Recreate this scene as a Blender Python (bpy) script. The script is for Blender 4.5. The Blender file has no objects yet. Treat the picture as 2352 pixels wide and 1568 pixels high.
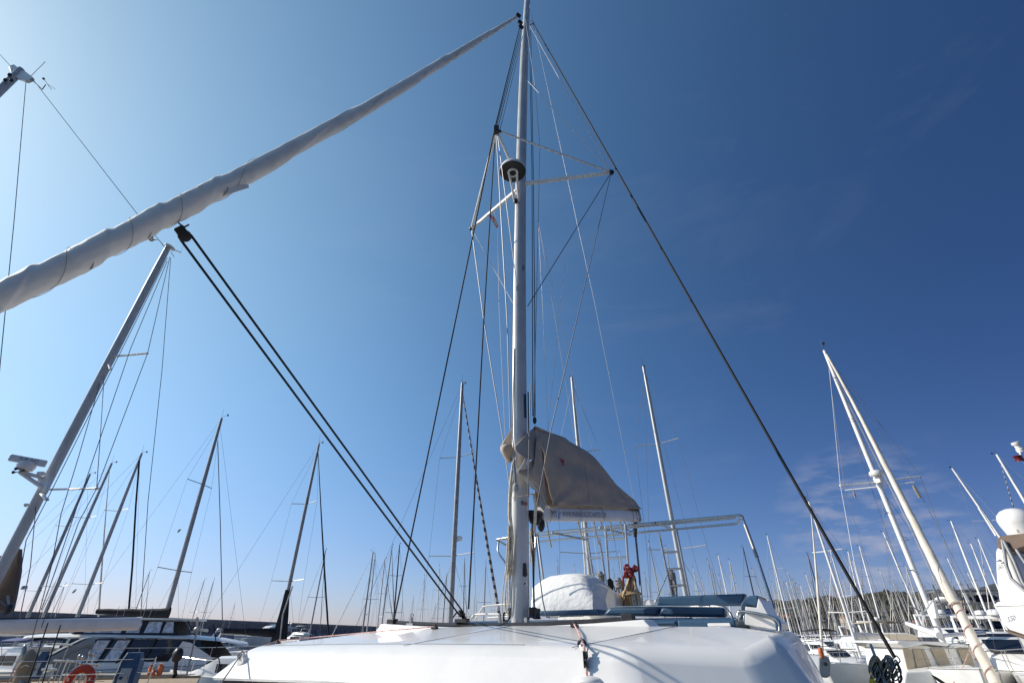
import bpy, bmesh, math, random
from mathutils import Vector, Matrix, noise
R = math.radians
rnd = random.Random(7)
sc = bpy.context.scene
col = sc.collection

# ------------------------------------------------------------------ camera
EYE = 2.4
PITCH = R(31.97)
FPX = 1080.0
cam = bpy.data.cameras.new('camera'); camo = bpy.data.objects.new('camera', cam); col.objects.link(camo)
camo.location = (0, 0, EYE); camo.rotation_euler = (R(90) + PITCH, 0, 0)
cam.sensor_width = 36; cam.lens = FPX / 2352 * 36; cam.clip_start = 0.05; cam.clip_end = 9000
sc.camera = camo
# ------------------------------------------------------------------ light
SUN_EL, SUN_AZ = R(32), R(-80)          # azimuth measured from +Y towards +X
SUN = Vector((math.sin(SUN_AZ) * math.cos(SUN_EL), math.cos(SUN_AZ) * math.cos(SUN_EL), math.sin(SUN_EL)))
world = bpy.data.worlds.new('World'); sc.world = world; world.use_nodes = True
nt = world.node_tree; nt.nodes.clear()
sky = nt.nodes.new('ShaderNodeTexSky'); sky.sky_type = 'NISHITA'; sky.sun_disc = False
sky.sun_elevation = SUN_EL; sky.sun_rotation = SUN_AZ; sky.altitude = 0
sky.air_density = 1.0; sky.dust_density = 0.3; sky.ozone_density = 1.6
bg = nt.nodes.new('ShaderNodeBackground'); bg.inputs[1].default_value = 0.1
tc = nt.nodes.new('ShaderNodeTexCoord'); mp = nt.nodes.new('ShaderNodeMapping'); mp.inputs['Scale'].default_value = (1.3, 1.3, 4.5)
nz = nt.nodes.new('ShaderNodeTexNoise'); nz.inputs['Scale'].default_value = 1.6; nz.inputs['Detail'].default_value = 6; nz.inputs['Roughness'].default_value = .62; nz.inputs['Distortion'].default_value = .5
rp = nt.nodes.new('ShaderNodeValToRGB'); rp.color_ramp.elements[0].position = .54; rp.color_ramp.elements[1].position = .85
rp.color_ramp.elements[0].color = (0, 0, 0, 1); rp.color_ramp.elements[1].color = (.07, .07, .07, 1)
mx = nt.nodes.new('ShaderNodeMix'); mx.data_type = 'RGBA'; mx.inputs[7].default_value = (4.6, 4.4, 4.9, 1)
out = nt.nodes.new('ShaderNodeOutputWorld')
L = nt.links.new
L(tc.outputs['Generated'], mp.inputs[0]); L(mp.outputs[0], nz.inputs['Vector']); L(nz.outputs['Fac'], rp.inputs[0])

# deeper blue away from the sun, pale haze towards the horizon: gain per channel = exp(c0 + c1 d + c2 d2 + c3 h + c4 d h)
def N_(t, op=None, **k):
    n = nt.nodes.new(t)
    if op: n.operation = op
    return n
def mth(op, a, b=None, c=None):
    n = N_('ShaderNodeMath', op)
    for i, v in enumerate((a, b, c)):
        if v is None: continue
        if isinstance(v, (int, float)): n.inputs[i].default_value = v
        else: L(v, n.inputs[i])
    return n.outputs[0]
dt = N_('ShaderNodeVectorMath', 'DOT_PRODUCT'); L(tc.outputs['Generated'], dt.inputs[0]); dt.inputs[1].default_value = SUN
d_ = dt.outputs['Value']; sx = N_('ShaderNodeSeparateXYZ'); L(tc.outputs['Generated'], sx.inputs[0])
h_ = mth('EXPONENT', mth('MULTIPLY', mth('MAXIMUM', sx.outputs[2], 0.0), -5.2))
dd_ = mth('MULTIPLY', d_, d_); dh_ = mth('MULTIPLY', d_, h_)
cmb = N_('ShaderNodeCombineXYZ')
SKYC = [[-0.85, 1.79, -0.223, 0.56, -1.60], [-0.40, 1.64, -0.466, 0.11, -1.42], [-0.06, 1.14, -0.511, 0.26, -1.0]]
for i, c in enumerate(SKYC):
    e = mth('MULTIPLY_ADD', d_, c[1], c[0] - .173); e = mth('MULTIPLY_ADD', dd_, c[2], e); e = mth('MULTIPLY_ADD', h_, c[3], e); e = mth('MULTIPLY_ADD', dh_, c[4], e)
    L(mth('EXPONENT', e), cmb.inputs[i])
gn = N_('ShaderNodeVectorMath', 'MULTIPLY'); L(sky.outputs[0], gn.inputs[0]); L(cmb.outputs[0], gn.inputs[1]); L(gn.outputs[0], mx.inputs[6])
cd = ray_dir = Vector((824 - 0, 2352 * 0 + 1080 * math.cos(PITCH) + 426 * math.sin(PITCH), -426 * math.cos(PITCH) + 1080 * math.sin(PITCH))).normalized()
dc0 = N_('ShaderNodeVectorMath', 'DOT_PRODUCT'); L(tc.outputs['Generated'], dc0.inputs[0]); dc0.inputs[1].default_value = cd
mr_ = N_('ShaderNodeMapRange'); mr_.inputs[1].default_value = .990; mr_.inputs[2].default_value = .9995; L(dc0.outputs['Value'], mr_.inputs[0])
nz2 = N_('ShaderNodeTexNoise'); nz2.inputs['Scale'].default_value = 14; nz2.inputs['Detail'].default_value = 5; L(mp.outputs[0], nz2.inputs['Vector'])
mr2 = N_('ShaderNodeMapRange'); mr2.inputs[1].default_value = .42; mr2.inputs[2].default_value = .7; mr2.inputs[4].default_value = .5; L(nz2.outputs['Fac'], mr2.inputs[0])
L(mth('ADD', mth('MULTIPLY', mr_.outputs[0], mr2.outputs[0]), mth('MULTIPLY', rp.outputs[0], 1.0)), mx.inputs[0])
L(mx.outputs[2], bg.inputs[0]); L(bg.outputs[0], out.inputs[0])
sl = bpy.data.lights.new('sun', 'SUN'); sl.energy = 4.3; sl.angle = R(.5); sl.color = (1, .93, .83)
so = bpy.data.objects.new('sun', sl); col.objects.link(so); so.location = (-40, 10, 60)
so.rotation_euler = SUN.to_track_quat('Z', 'Y').to_euler()
sc.view_settings.view_transform = 'Standard'; sc.view_settings.look = 'None'
sc.view_settings.exposure = 0.25; sc.view_settings.gamma = 1.0
try: sc.cycles.max_bounces = 6
except Exception: pass

# ------------------------------------------------------------------ geometry helpers
def ray(x, y):
    yy = 784 - y
    return Vector((x - 1176, FPX * math.cos(PITCH) - yy * math.sin(PITCH), yy * math.cos(PITCH) + FPX * math.sin(PITCH)))
def P(x, y, Y):                       # a point seen at (x,y) of a 2352x1568 picture at ground distance Y
    d = ray(x, y); return Vector((0, 0, EYE)) + d * (Y / d.y)
TH = R(33)
AX = Vector((math.sin(TH), math.cos(TH), 0)); RX = Vector((math.cos(TH), -math.sin(TH), 0)); MF = Vector((.1, 6.5, 0))
def B(u, v, z):                       # catamaran frame: u to starboard, v aft of the mast, z above eye level
    return MF + RX * u + AX * v + Vector((0, 0, z + EYE))
def PV(x, y, v):
    d = ray(x, y); return Vector((0, 0, EYE)) + d * ((v + MF.dot(AX)) / d.dot(AX))
def PU(x, y, u):
    d = ray(x, y); return Vector((0, 0, EYE)) + d * ((u + MF.dot(RX)) / d.dot(RX))
def PZ(x, y, z):
    d = ray(x, y); return Vector((0, 0, EYE)) + d * (z / d.z)
def catmull(pts, n, closed=False):
    pts = [Vector(p) for p in pts]; o = []
    m = len(pts)
    for i in range(m if closed else m - 1):
        p0 = pts[(i - 1) % m] if closed or i > 0 else pts[0]
        p1 = pts[i]; p2 = pts[(i + 1) % m]
        p3 = pts[(i + 2) % m] if closed or i + 2 < m else pts[-1]
        for k in range(n):
            t = k / n
            o.append(.5 * ((2 * p1) + (-p0 + p2) * t + (2 * p0 - 5 * p1 + 4 * p2 - p3) * t * t + (-p0 + 3 * p1 - 3 * p2 + p3) * t ** 3))
    if not closed: o.append(pts[-1])
    return o

class MB:
    def __init__(s): s.v = []; s.f = []
    def add(s, vs, fs):
        b = len(s.v); s.v += [Vector(v) for v in vs]; s.f += [tuple(i + b for i in f) for f in fs]; return s
    def box(s, x0, x1, y0, y1, z0, z1, fn=None):
        vs = [(x, y, z) for x in (x0, x1) for y in (y0, y1) for z in (z0, z1)]
        if fn: vs = [fn(*v) for v in vs]
        return s.add(vs, [(0, 1, 3, 2), (4, 6, 7, 5), (0, 4, 5, 1), (2, 3, 7, 6), (0, 2, 6, 4), (1, 5, 7, 3)])
    def obox(s, c, ex, ey, ez):        # centre and three half-edge vectors
        c = Vector(c)
        vs = [c + ex * i + ey * j + ez * k for i in (-1, 1) for j in (-1, 1) for k in (-1, 1)]
        return s.add(vs, [(0, 1, 3, 2), (4, 6, 7, 5), (0, 4, 5, 1), (2, 3, 7, 6), (0, 2, 6, 4), (1, 5, 7, 3)])
    def prism(s, poly, ext):
        n = len(poly); ext = Vector(ext); vs = [Vector(p) for p in poly] + [Vector(p) + ext for p in poly]
        return s.add(vs, [tuple(range(n)), tuple(range(2 * n - 1, n - 1, -1))] + [(i, i + n, (i + 1) % n + n, (i + 1) % n) for i in range(n)])
    def loft(s, rings, closed=True, cap=True):
        n = len(rings[0]); vs = [p for r in rings for p in r]; fs = []
        for i in range(len(rings) - 1):
            for j in range(n if closed else n - 1):
                k = (j + 1) % n
                fs.append((i * n + j, i * n + k, (i + 1) * n + k, (i + 1) * n + j))
        if cap: fs.append(tuple(range(n - 1, -1, -1))); fs.append(tuple(range((len(rings) - 1) * n, len(rings) * n)))
        return s.add(vs, fs)
    def tube(s, pts, r, n=8, rfn=None, flat=None, cap=True):
        pts = [Vector(p) for p in pts]; rings = []; N = len(pts)
        t0 = (pts[1] - pts[0]).normalized()
        up = Vector((0, 0, 1)) if abs(t0.z) < .9 else Vector((0, 1, 0))
        if flat is not None: up = Vector(flat)
        x = up.cross(t0).normalized()
        for i, p in enumerate(pts):
            t = (pts[min(i + 1, N - 1)] - pts[max(i - 1, 0)]).normalized()
            x = (x - t * x.dot(t)).normalized(); y = t.cross(x)
            rr = r[i] if isinstance(r, list) else r
            ra, rb = rr if isinstance(rr, tuple) else (rr, rr)
            ring = []
            for k in range(n):
                a = 2 * math.pi * k / n; m = rfn(i / (N - 1), a) if rfn else 1
                ring.append(p + x * math.cos(a) * ra * m + y * math.sin(a) * rb * m)
            rings.append(ring)
        return s.loft(rings, cap=cap)
    def lathe(s, prof, c, n=20, ax=None):
        c = Vector(c); Rm = ax.to_track_quat('Z', 'Y').to_matrix() if ax is not None else Matrix.Identity(3)
        rings = [[c + Rm @ Vector((r * math.cos(2 * math.pi * k / n), r * math.sin(2 * math.pi * k / n), z)) for k in range(n)] for r, z in prof]
        return s.loft(rings)
    def torus(s, c, Rr, r, ax, n=32, m=10, a0=0, a1=2 * math.pi):
        q = ax.to_track_quat('Z', 'Y').to_matrix(); c = Vector(c); rings = []
        full = abs(a1 - a0 - 2 * math.pi) < 1e-6
        for i in range(n + (0 if full else 1)):
            a = a0 + (a1 - a0) * i / n; rings.append([c + q @ Vector(((Rr + r * math.cos(2 * math.pi * k / m)) * math.cos(a), (Rr + r * math.cos(2 * math.pi * k / m)) * math.sin(a), r * math.sin(2 * math.pi * k / m))) for k in range(m)])
        if full: rings.append(rings[0])
        return s.loft(rings, cap=not full)
    def blob(s, c, rx, ry, rz, nu=16, nv=10, amp=0, fr=3, fn=None):
        rings = []
        for j in range(nv + 1):
            th = math.pi * (j + .02) / (nv + .04)
            ring = []
            for i in range(nu):
                ph = 2 * math.pi * i / nu
                d = Vector((math.sin(th) * math.cos(ph), math.sin(th) * math.sin(ph), math.cos(th)))
                m = 1 + amp * noise.noise(d * fr + Vector(c))
                p = Vector((d.x * rx * m, d.y * ry * m, d.z * rz * m)); ring.append(fn(p) if fn else Vector(c) + p)
            rings.append(ring)
        return s.loft(rings)
    def build(s, name, mat, parent=None, local=False, label=None, bevel=0, smooth=False, solid=0, wn=False, sub=0):
        me = bpy.data.meshes.new(name)
        top = parent
        while top is not None and top.parent is not None: top = top.parent
        if top is not None and not local:
            Mi = Matrix.LocRotScale(top.location, top.rotation_euler, top.scale).inverted(); vs = [Mi @ v for v in s.v]
        else: vs = s.v
        me.from_pydata([tuple(v) for v in vs], [], s.f)
        bm = bmesh.new(); bm.from_mesh(me)
        if not solid: bmesh.ops.recalc_face_normals(bm, faces=bm.faces)
        if smooth:
            for f in bm.faces: f.smooth = True
            for e in bm.edges:
                if len(e.link_faces) == 2 and e.calc_face_angle(0) > R(48): e.smooth = False
        bm.to_mesh(me); bm.free()
        me.materials.append(mat)
        o = bpy.data.objects.new(name, me); col.objects.link(o)
        if parent is not None: o.parent = parent
        if label: o['label'] = label
        if sub:
            m = o.modifiers.new('s', 'SUBSURF'); m.levels = m.render_levels = sub
        if solid:
            m = o.modifiers.new('t', 'SOLIDIFY'); m.thickness = solid; m.offset = 0
        if bevel:
            m = o.modifiers.new('b', 'BEVEL'); m.width = bevel; m.segments = 2; m.limit_method = 'ANGLE'; m.harden_normals = True
            for f in me.polygons: f.use_smooth = True
            wn = True
        return o
def tag(o, label, cat, group=None, kind=None):
    o['label'] = label; o['category'] = cat
    if group: o['group'] = group
    if kind: o['kind'] = kind
    return o
def struct(o): o['kind'] = 'structure'; o['category'] = o.name.split('.')[0].replace('_', ' '); return o
def root(name, loc, label, cat, rz=0, group=None):
    o = bpy.data.objects.new(name, None); col.objects.link(o); o.location = loc; o.rotation_euler = (0, 0, rz); o.empty_display_size = .3
    return tag(o, label, cat, group)
_fontcache = {}
def text(mb, s, size, fn, squeeze=1.0, ext=0):
    cu = bpy.data.curves.new('t', 'FONT'); cu.body = s; cu.size = size; cu.resolution_u = 3
    o = bpy.data.objects.new('t', cu); col.objects.link(o); bpy.context.view_layer.update()
    dg = bpy.context.evaluated_depsgraph_get(); me = bpy.data.meshes.new_from_object(o.evaluated_get(dg))
    w = max([v.co.x for v in me.vertices] or [1])
    mb.add([fn(v.co.x * squeeze, v.co.y) for v in me.vertices], [tuple(p.vertices) for p in me.polygons])
    bpy.data.objects.remove(o); bpy.data.curves.remove(cu); bpy.data.meshes.remove(me); return w * squeeze

# ------------------------------------------------------------------ materials
def mat(name, c, rough=.5, metal=0, var=.0, scale=8, bump=0, bscale=40, c2=None, coat=0, lo=.42, hi=.62, spec=.5, trans=0, bdist=.01):
    m = bpy.data.materials.new(name); m.use_nodes = True; n = m.node_tree.nodes; l = m.node_tree.links
    b = n['Principled BSDF']; b.inputs['Base Color'].default_value = (*c, 1); b.inputs['Roughness'].default_value = rough
    b.inputs['Metallic'].default_value = metal; b.inputs['Coat Weight'].default_value = coat; b.inputs['Specular IOR Level'].default_value = spec
    b.inputs['Transmission Weight'].default_value = trans
    t = n.new('ShaderNodeTexCoord')
    if var or c2:
        z = n.new('ShaderNodeTexNoise'); z.inputs['Scale'].default_value = scale; z.inputs['Detail'].default_value = 5; z.inputs['Roughness'].default_value = .6
        r = n.new('ShaderNodeValToRGB'); r.color_ramp.elements[0].position = lo; r.color_ramp.elements[1].position = hi
        c2 = c2 or tuple(max(0, x * (1 - var)) for x in c)
        r.color_ramp.elements[0].color = (*c, 1); r.color_ramp.elements[1].color = (*c2, 1)
        l.new(t.outputs['Object'], z.inputs['Vector']); l.new(z.outputs['Fac'], r.inputs[0]); l.new(r.outputs[0], b.inputs['Base Color'])
    if bump:
        z = n.new('ShaderNodeTexNoise'); z.inputs['Scale'].default_value = bscale; z.inputs['Detail'].default_value = 4
        u = n.new('ShaderNodeBump'); u.inputs['Strength'].default_value = bump; u.inputs['Distance'].default_value = bdist
        l.new(t.outputs['Object'], z.inputs['Vector']); l.new(z.outputs['Fac'], u.inputs['Height']); l.new(u.outputs[0], b.inputs['Normal'])
    return m
m_gel = mat('gelcoat', (.82, .80, .76), .32, var=.05, scale=3, coat=.3, bump=.05, bscale=9)
m_gel2 = mat('gelcoat_aged', (.78, .77, .74), .38, c2=(.62, .60, .55), scale=5, lo=.55, hi=.8, bump=.05)
m_hullw = mat('hull_white', (.78, .78, .76), .3, c2=(.64, .62, .58), scale=2.5, lo=.5, hi=.85, coat=.2)
m_hullg = mat('hull_grey', (.30, .32, .34), .35, var=.15)
m_hullb = mat('hull_navy', (.02, .035, .09), .25, var=.2, coat=.4)
m_alu = mat('mast_aluminium', (.46, .46, .45), .45, .25, var=.12, scale=4)
m_alud = mat('mast_aluminium_dark', (.34, .34, .34), .45, .45, var=.2, scale=4)
m_black = mat('black_mast', (.035, .035, .04), .4, .2, var=.2)
m_mastw = mat('mast_white', (.78, .76, .74), .35, var=.07, scale=3)
m_wood = mat('wood_mast', (.28, .14, .06), .5, var=.3)
m_steel = mat('stainless', (.50, .50, .49), .25, 1, var=.1, scale=20)
m_wire = mat('wire', (.13, .13, .14), .5, .3)
m_wirel = mat('wire_light', (.46, .46, .46), .5, .2)
m_ropek = mat('rope_black', (.012, .012, .014), .8, bump=.4, bscale=200)
m_roper = mat('rope_red_fleck', (.48, .16, .15), .8, c2=(.62, .50, .46), scale=60, lo=.45, hi=.55, bump=.3, bscale=150)
m_ropew = mat('rope_beige', (.62, .56, .46), .85, c2=(.45, .38, .28), scale=30, bump=.5, bscale=120)
m_ropeg = mat('rope_grey', (.32, .32, .32), .85, c2=(.12, .12, .13), scale=40, bump=.5, bscale=120)
m_ropered = mat('rope_red', (.20, .02, .02), .7, c2=(.25, .01, .02), scale=30, bump=.4, bscale=120)
m_ropet = mat('rope_tan', (.50, .36, .20), .85, c2=(.36, .24, .12), scale=40, bump=.5, bscale=120)
m_plast = mat('black_plastic', (.015, .015, .017), .45)
m_rubber = mat('rubber', (.05, .05, .055), .6, var=.3)
m_sail = mat('sailcloth', (.90, .83, .72), .7, c2=(.76, .68, .57), scale=3, lo=.5, hi=.72, bump=.25, bscale=8, bdist=.03)
m_sailp = mat('sailcloth_cream', (.72, .66, .56), .75, c2=(.60, .53, .44), scale=2, bump=.2, bscale=6, bdist=.03)
m_leech = mat('weathered_leech', (.30, .23, .17), .8, c2=(.45, .40, .33), scale=12)
def fabric(name, c, c2, bscale=7, bump=.5):
    m = mat(name, c, .85, c2=c2, scale=3.5, lo=.35, hi=.75, bump=bump, bscale=bscale, bdist=.03); return m
m_bag = fabric('taupe_canvas', (.46, .375, .31), (.38, .31, .255), 5, .5)
m_lining = fabric('grey_lining', (.52, .53, .52), (.44, .45, .44))
m_cushion = fabric('blue_vinyl', (.030, .082, .150), (.022, .066, .125), 12, .15); m_cushion.node_tree.nodes['Principled BSDF'].inputs['Roughness'].default_value = .45
m_cover = fabric('white_tarp', (.76, .76, .74), (.68, .68, .67), 14, .5)
m_mastk = mat('mast_white_backlit', (.54, .56, .56), .45, var=.1, scale=3)  # white ketch masts, greyed in the base colour to stand for their backlit shade
m_blackc = fabric('black_canvas', (.012, .012, .015), (.02, .02, .024))
m_navyc = fabric('navy_canvas', (.02, .04, .14), (.03, .05, .16))
m_brown = fabric('brown_canvas', (.17, .12, .09), (.13, .09, .07))
m_khaki = fabric('khaki_canvas', (.30, .25, .17), (.22, .18, .12))
m_beige = fabric('beige_canvas', (.50, .42, .31), (.42, .35, .25), 10, .6)
m_greyc = fabric('grey_canvas', (.35, .37, .38), (.28, .30, .31))
m_glass = mat('dark_glass', (.01, .012, .016), .06, spec=.8)
m_glassl = mat('curtained_glass', (.72, .75, .80), .15, c2=(.45, .48, .53), scale=6, lo=.45, hi=.55)
m_teak = mat('teak', (.42, .31, .19), .65, c2=(.33, .24, .14), scale=9)
m_red = mat('red_plastic', (.62, .06, .02), .5, var=.25, scale=10)
m_orange = mat('orange', (.55, .13, .04), .6, var=.2)
m_blueped = mat('blue_pedestal', (.03, .075, .16), .45, var=.3)
m_stripe = mat('striped_uv_cover', (.7, .7, .7), .7)
_n = m_stripe.node_tree.nodes; _l = m_stripe.node_tree.links; _w = _n.new('ShaderNodeTexWave'); _w.bands_direction = 'Z'; _w.inputs['Scale'].default_value = .7; _w.inputs['Distortion'].default_value = 1.5
_c = _n.new('ShaderNodeTexCoord'); _r = _n.new('ShaderNodeValToRGB'); _r.color_ramp.interpolation = 'CONSTANT'; _r.color_ramp.elements[1].position = .5; _r.color_ramp.elements[0].color = (.05, .05, .07, 1); _r.color_ramp.elements[1].color = (.45, .45, .45, 1)
_l.new(_c.outputs['Object'], _w.inputs['Vector']); _l.new(_w.outputs['Fac'], _r.inputs[0]); _l.new(_r.outputs[0], _n['Principled BSDF'].inputs['Base Color'])
m_ink = mat('navy_ink', (.03, .04, .12), .5)
m_inkg = mat('grey_ink', (.14, .15, .20), .5)
m_logo = mat('pale_blue_ink', (.20, .42, .62), .5)
m_redink = mat('red_ink', (.55, .02, .03), .6)
m_conc = mat('concrete', (.34, .33, .32), .9, c2=(.25, .24, .23), scale=.35, bump=.4, bscale=1.5, bdist=.1)
m_concd = mat('concrete_dark', (.22, .23, .26), .9, var=.3, scale=.4)
m_door = mat('roller_door', (.42, .44, .47), .6, var=.2, scale=.5)
m_quay = mat('quay_concrete', (.40, .36, .30), .85, c2=(.30, .26, .21), scale=1.5, bump=.3, bscale=10)
m_water = mat('water', (.012, .03, .028), .08, bump=.6, bscale=1.6, spec=.6, bdist=.12)
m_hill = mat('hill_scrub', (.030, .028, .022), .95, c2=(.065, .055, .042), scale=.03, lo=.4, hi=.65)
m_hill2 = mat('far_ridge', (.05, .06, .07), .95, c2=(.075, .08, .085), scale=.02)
m_house = mat('house_wall', (.48, .43, .35), .9, var=.2, scale=.3)
m_roof = mat('terracotta', (.22, .10, .06), .9, var=.3, scale=.6)
m_leaf = mat('foliage', (.032, .034, .020), .95, c2=(.060, .052, .032), scale=.5)

# ------------------------------------------------------------------ setting
mb = MB(); mb.add([(-4000, -300, 0), (4000, -300, 0), (4000, 6000, 0), (-4000, 6000, 0)], [(0, 1, 2, 3)])
struct(mb.build('water', m_water))
def terrain(name, px, D, depth, m, amp, step=6):
    cols = []
    n = len(px)
    pts = []
    for i in range(n - 1):
        for k in range(step):
            t = k / step; pts.append((px[i][0] * (1 - t) + px[i + 1][0] * t, px[i][1] * (1 - t) + px[i + 1][1] * t))
    pts.append(px[-1])
    rows = []
    for j in range(13):
        row = []
        for x, y in pts:
            t = j / 12
            p = P(x, y, D); zr = p.z
            q = Vector((p.x, D, 0)) * (1 - depth / D * (1 - t)) if t <= 1 else p
            z = zr * (t ** .8) + amp * noise.noise(Vector((q.x * .02, q.y * .02, 0))) * min(1, t * 3) * (1 if t < 1 else .5)
            row.append(Vector((q.x, q.y, z if t > 0 else -1)))
        rows.append(row)
    rows.append([Vector((v.x * 1.15, v.y * 1.15, -1)) for v in rows[-1]])
    g = MB(); g.loft(rows, closed=False, cap=False); return g.build(name, m, smooth=True), rows
hl, rows = terrain('hill', [(1690, 1440), (1720, 1410), (1752, 1390), (1780, 1387), (1820, 1391), (1850, 1388), (1890, 1378), (1910, 1376), (1940, 1382), (1975, 1374), (2010, 1367), (2040, 1362), (2075, 1368), (2100, 1375), (2160, 1372), (2250, 1378), (2400, 1370), (2600, 1380)], 620, 300, m_hill, 5)
struct(hl)
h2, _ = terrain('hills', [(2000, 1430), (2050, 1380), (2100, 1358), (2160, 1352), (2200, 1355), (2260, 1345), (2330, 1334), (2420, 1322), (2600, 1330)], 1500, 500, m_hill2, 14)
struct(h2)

# woods on the near hill: one continuous mass
g = MB(); rw = random.Random(3)
for i in range(4200):
    j = rw.randint(2, 12); a = rw.randint(0, len(rows[0]) - 2); t = rw.random(); jj = min(j, 11); s_ = rw.random()
    p = rows[jj][a].lerp(rows[jj][a + 1], t).lerp(rows[jj + 1][a], s_ * .99) if jj < 12 else rows[12][a]
    r_ = 1.3 + 1.9 * rw.random()
    vs = []
    for k in range(6):
        an = k * math.pi / 3 + rw.random(); vs.append(p + Vector((math.cos(an) * r_, math.sin(an) * r_, .4)))
    top = p + Vector((0, 0, r_ * (1.1 + rw.random())))
    mid = [p + (q - p) * .8 + Vector((0, 0, r_ * .8 * (1 + .5 * rw.random()))) for q in vs]
    g.add(vs + mid + [top], [(k, (k + 1) % 6, 6 + (k + 1) % 6, 6 + k) for k in range(6)] + [(6 + k, 6 + (k + 1) % 6, 12) for k in range(6)])
tag(g.build('wood', m_leaf), 'dark scrubby woodland covering the hill behind the masts', 'woodland', kind='stuff')

# quay on the left and breakwater with arcade
qa, qb = Vector((-60, 12.0, 0)), Vector((-4, 24.5, 0)); qn = (qb - qa).normalized(); qt = Vector((-qn.y, qn.x, 0))
g = MB(); g.prism([qa + qt * 6.0 + Vector((0, 0, 1.0)), qb + qt * 1.5 + Vector((0, 0, 1.0)), qb + qt * 4.2 + Vector((0, 0, 1.0)), qa + qt * 10 + Vector((0, 0, 1.0))], (0, 0, -1.6))
o = g.build('quay', m_quay, bevel=.04); struct(o)

WA, WB = P(-260, 1390, 104), P(1010, 1444, 420)
wz = 7.0
zA_, zB_ = WA.z, WB.z; WA.z = WB.z = 0
wd = (WB - WA).normalized(); wn_ = Vector((wd.y, -wd.x, 0)); wl = (WB - WA).length
def WP(s, t, z): return WA + wd * s + wn_ * t + Vector((0, 0, z))
bw = root('breakwater_wall', WA, 'long dark grey harbour wall with shallow arches and roller doors behind the boats', 'harbour wall')
zt = lambda s: zA_ + (zB_ - zA_) * s / wl - .12
# main wall slab with its top profile
g = MB(); N = 20
vs = []
for i in range(N + 1):
    s_ = wl * i / N
    vs += [WP(s_, 0, -1), WP(s_, 0, zt(s_)), WP(s_, -5, zt(s_)), WP(s_, -5, -1)]
g.loft([[vs[i * 4 + k] for k in range(4)] for i in range(N + 1)])
g.build('wall', m_conc, bw)
g = MB()
for i in range(N): 
    a_, b_ = wl * i / N, wl * (i + 1) / N
    g.loft([[WP(s_, .35, zt(s_) - .9), WP(s_, .35, zt(s_) + .12), WP(s_, -.4, zt(s_) + .12), WP(s_, -.4, zt(s_) - .9)] for s_ in (a_, b_ - .02)])
g.build('parapet', m_conc, bw)
bay = 9.0; nb = int(wl / bay)
for i in range(min(nb, 34)):
    s0 = i * bay
    g = MB()                                   # raised pilaster and arch ring in relief
    g.box(s0 - .5, s0 + .5, .003, .45, 0, 5.0, WP)
    arc = [(s0 + bay / 2 - (bay / 2 - .45) * math.cos(math.pi * k / 14), 3.1 + 2.0 * math.sin(math.pi * k / 14)) for k in range(15)]
    arc2 = [(s0 + bay / 2 - (bay / 2) * math.cos(math.pi * k / 14), 3.1 + 2.35 * math.sin(math.pi * k / 14)) for k in range(15)]
    for k in range(14):
        q = [WP(arc[k][0], .003, arc[k][1]), WP(arc[k + 1][0], .003, arc[k + 1][1]), WP(arc2[k + 1][0], .003, arc2[k + 1][1]), WP(arc2[k][0], .003, arc2[k][1])]
        g.prism(q, wn_ * .3)
    g.build('arch', m_conc, bw)
    g = MB(); g.box(s0 + .7, s0 + bay - .7, .004, .12, 3.0, 4.9 - .3, WP); g.build('panel', m_concd, bw)
    for q in range(2):
        op = (i * 2 + q) % 5 == 2
        a_ = s0 + .8 + q * 3.8
        g = MB(); g.box(a_, a_ + 3.4, .005, .10 if op else .2, .9, 2.7, WP)
        g.build('door', m_plast if op else m_door, bw)
g = MB(); g.box(0, wl, 0.002, 14, -1, .9, WP); struct(g.build('breakwater_quay', m_conc))

# hillside houses and the dry boat rack
def house(p, w, d, h, rz, lab, rc):
    o = root('house', p, lab, 'house', rz, 'houses at the foot of the wooded hill')
    g = MB(); g.box(-w / 2, w / 2, -d / 2, d / 2, -3, h); g.build('wall', m_house, o, local=True)
    g = MB(); a_ = w / 2 + .4; b_ = d / 2 + .4
    g.add([(-a_, -b_, h), (a_, -b_, h), (a_, b_, h), (-a_, b_, h), (-a_ * .6, 0, h + 2), (a_ * .6, 0, h + 2)], [(0, 1, 5, 4), (2, 3, 4, 5), (1, 2, 5), (3, 0, 4), (3, 2, 1, 0)])
    g.build('roof', rc, o, local=True)
    for k in (-1, 1):
        g = MB(); g.box(k * w * .25 - .6, k * w * .25 + .6, -d / 2 - .06, -d / 2 + .01, h * .35, h * .75); g.build('window', m_glass, o, local=True)
hp = [(1800, 1432), (1830, 1436), (1862, 1422), (1872, 1440), (1900, 1446), (1925, 1438), (1952, 1433), (1985, 1446), (2015, 1430), (2045, 1444), (2068, 1436), (2090, 1425), (2120, 1444), (2150, 1430), (2178, 1441), (2205, 1436), (2230, 1446), (2270, 1440), (2300, 1432)]
for i, (x, y) in enumerate(hp):
    D = 350 + 35 * ((i * 7) % 6)
    p = P(x, y, D); p.z = max(p.z, 2)
    g = MB()
    house(p, 7 + (i * 5) % 6, 7, 3.5 + (i % 3), (i * 37 % 40) * .02 - .4, ['low', 'broad', 'small'][i % 3] + ' %s house on the shore under the hill, %s along the row from the left' % (['tan', 'pale'][i % 2], ['first', 'second', 'third', 'fourth', 'fifth', 'sixth', 'seventh', 'eighth', 'ninth', 'tenth', 'eleventh', 'twelfth', 'thirteenth', 'fourteenth', 'fifteenth', 'sixteenth', 'seventeenth', 'eighteenth', 'nineteenth'][i]), m_roof)
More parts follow.
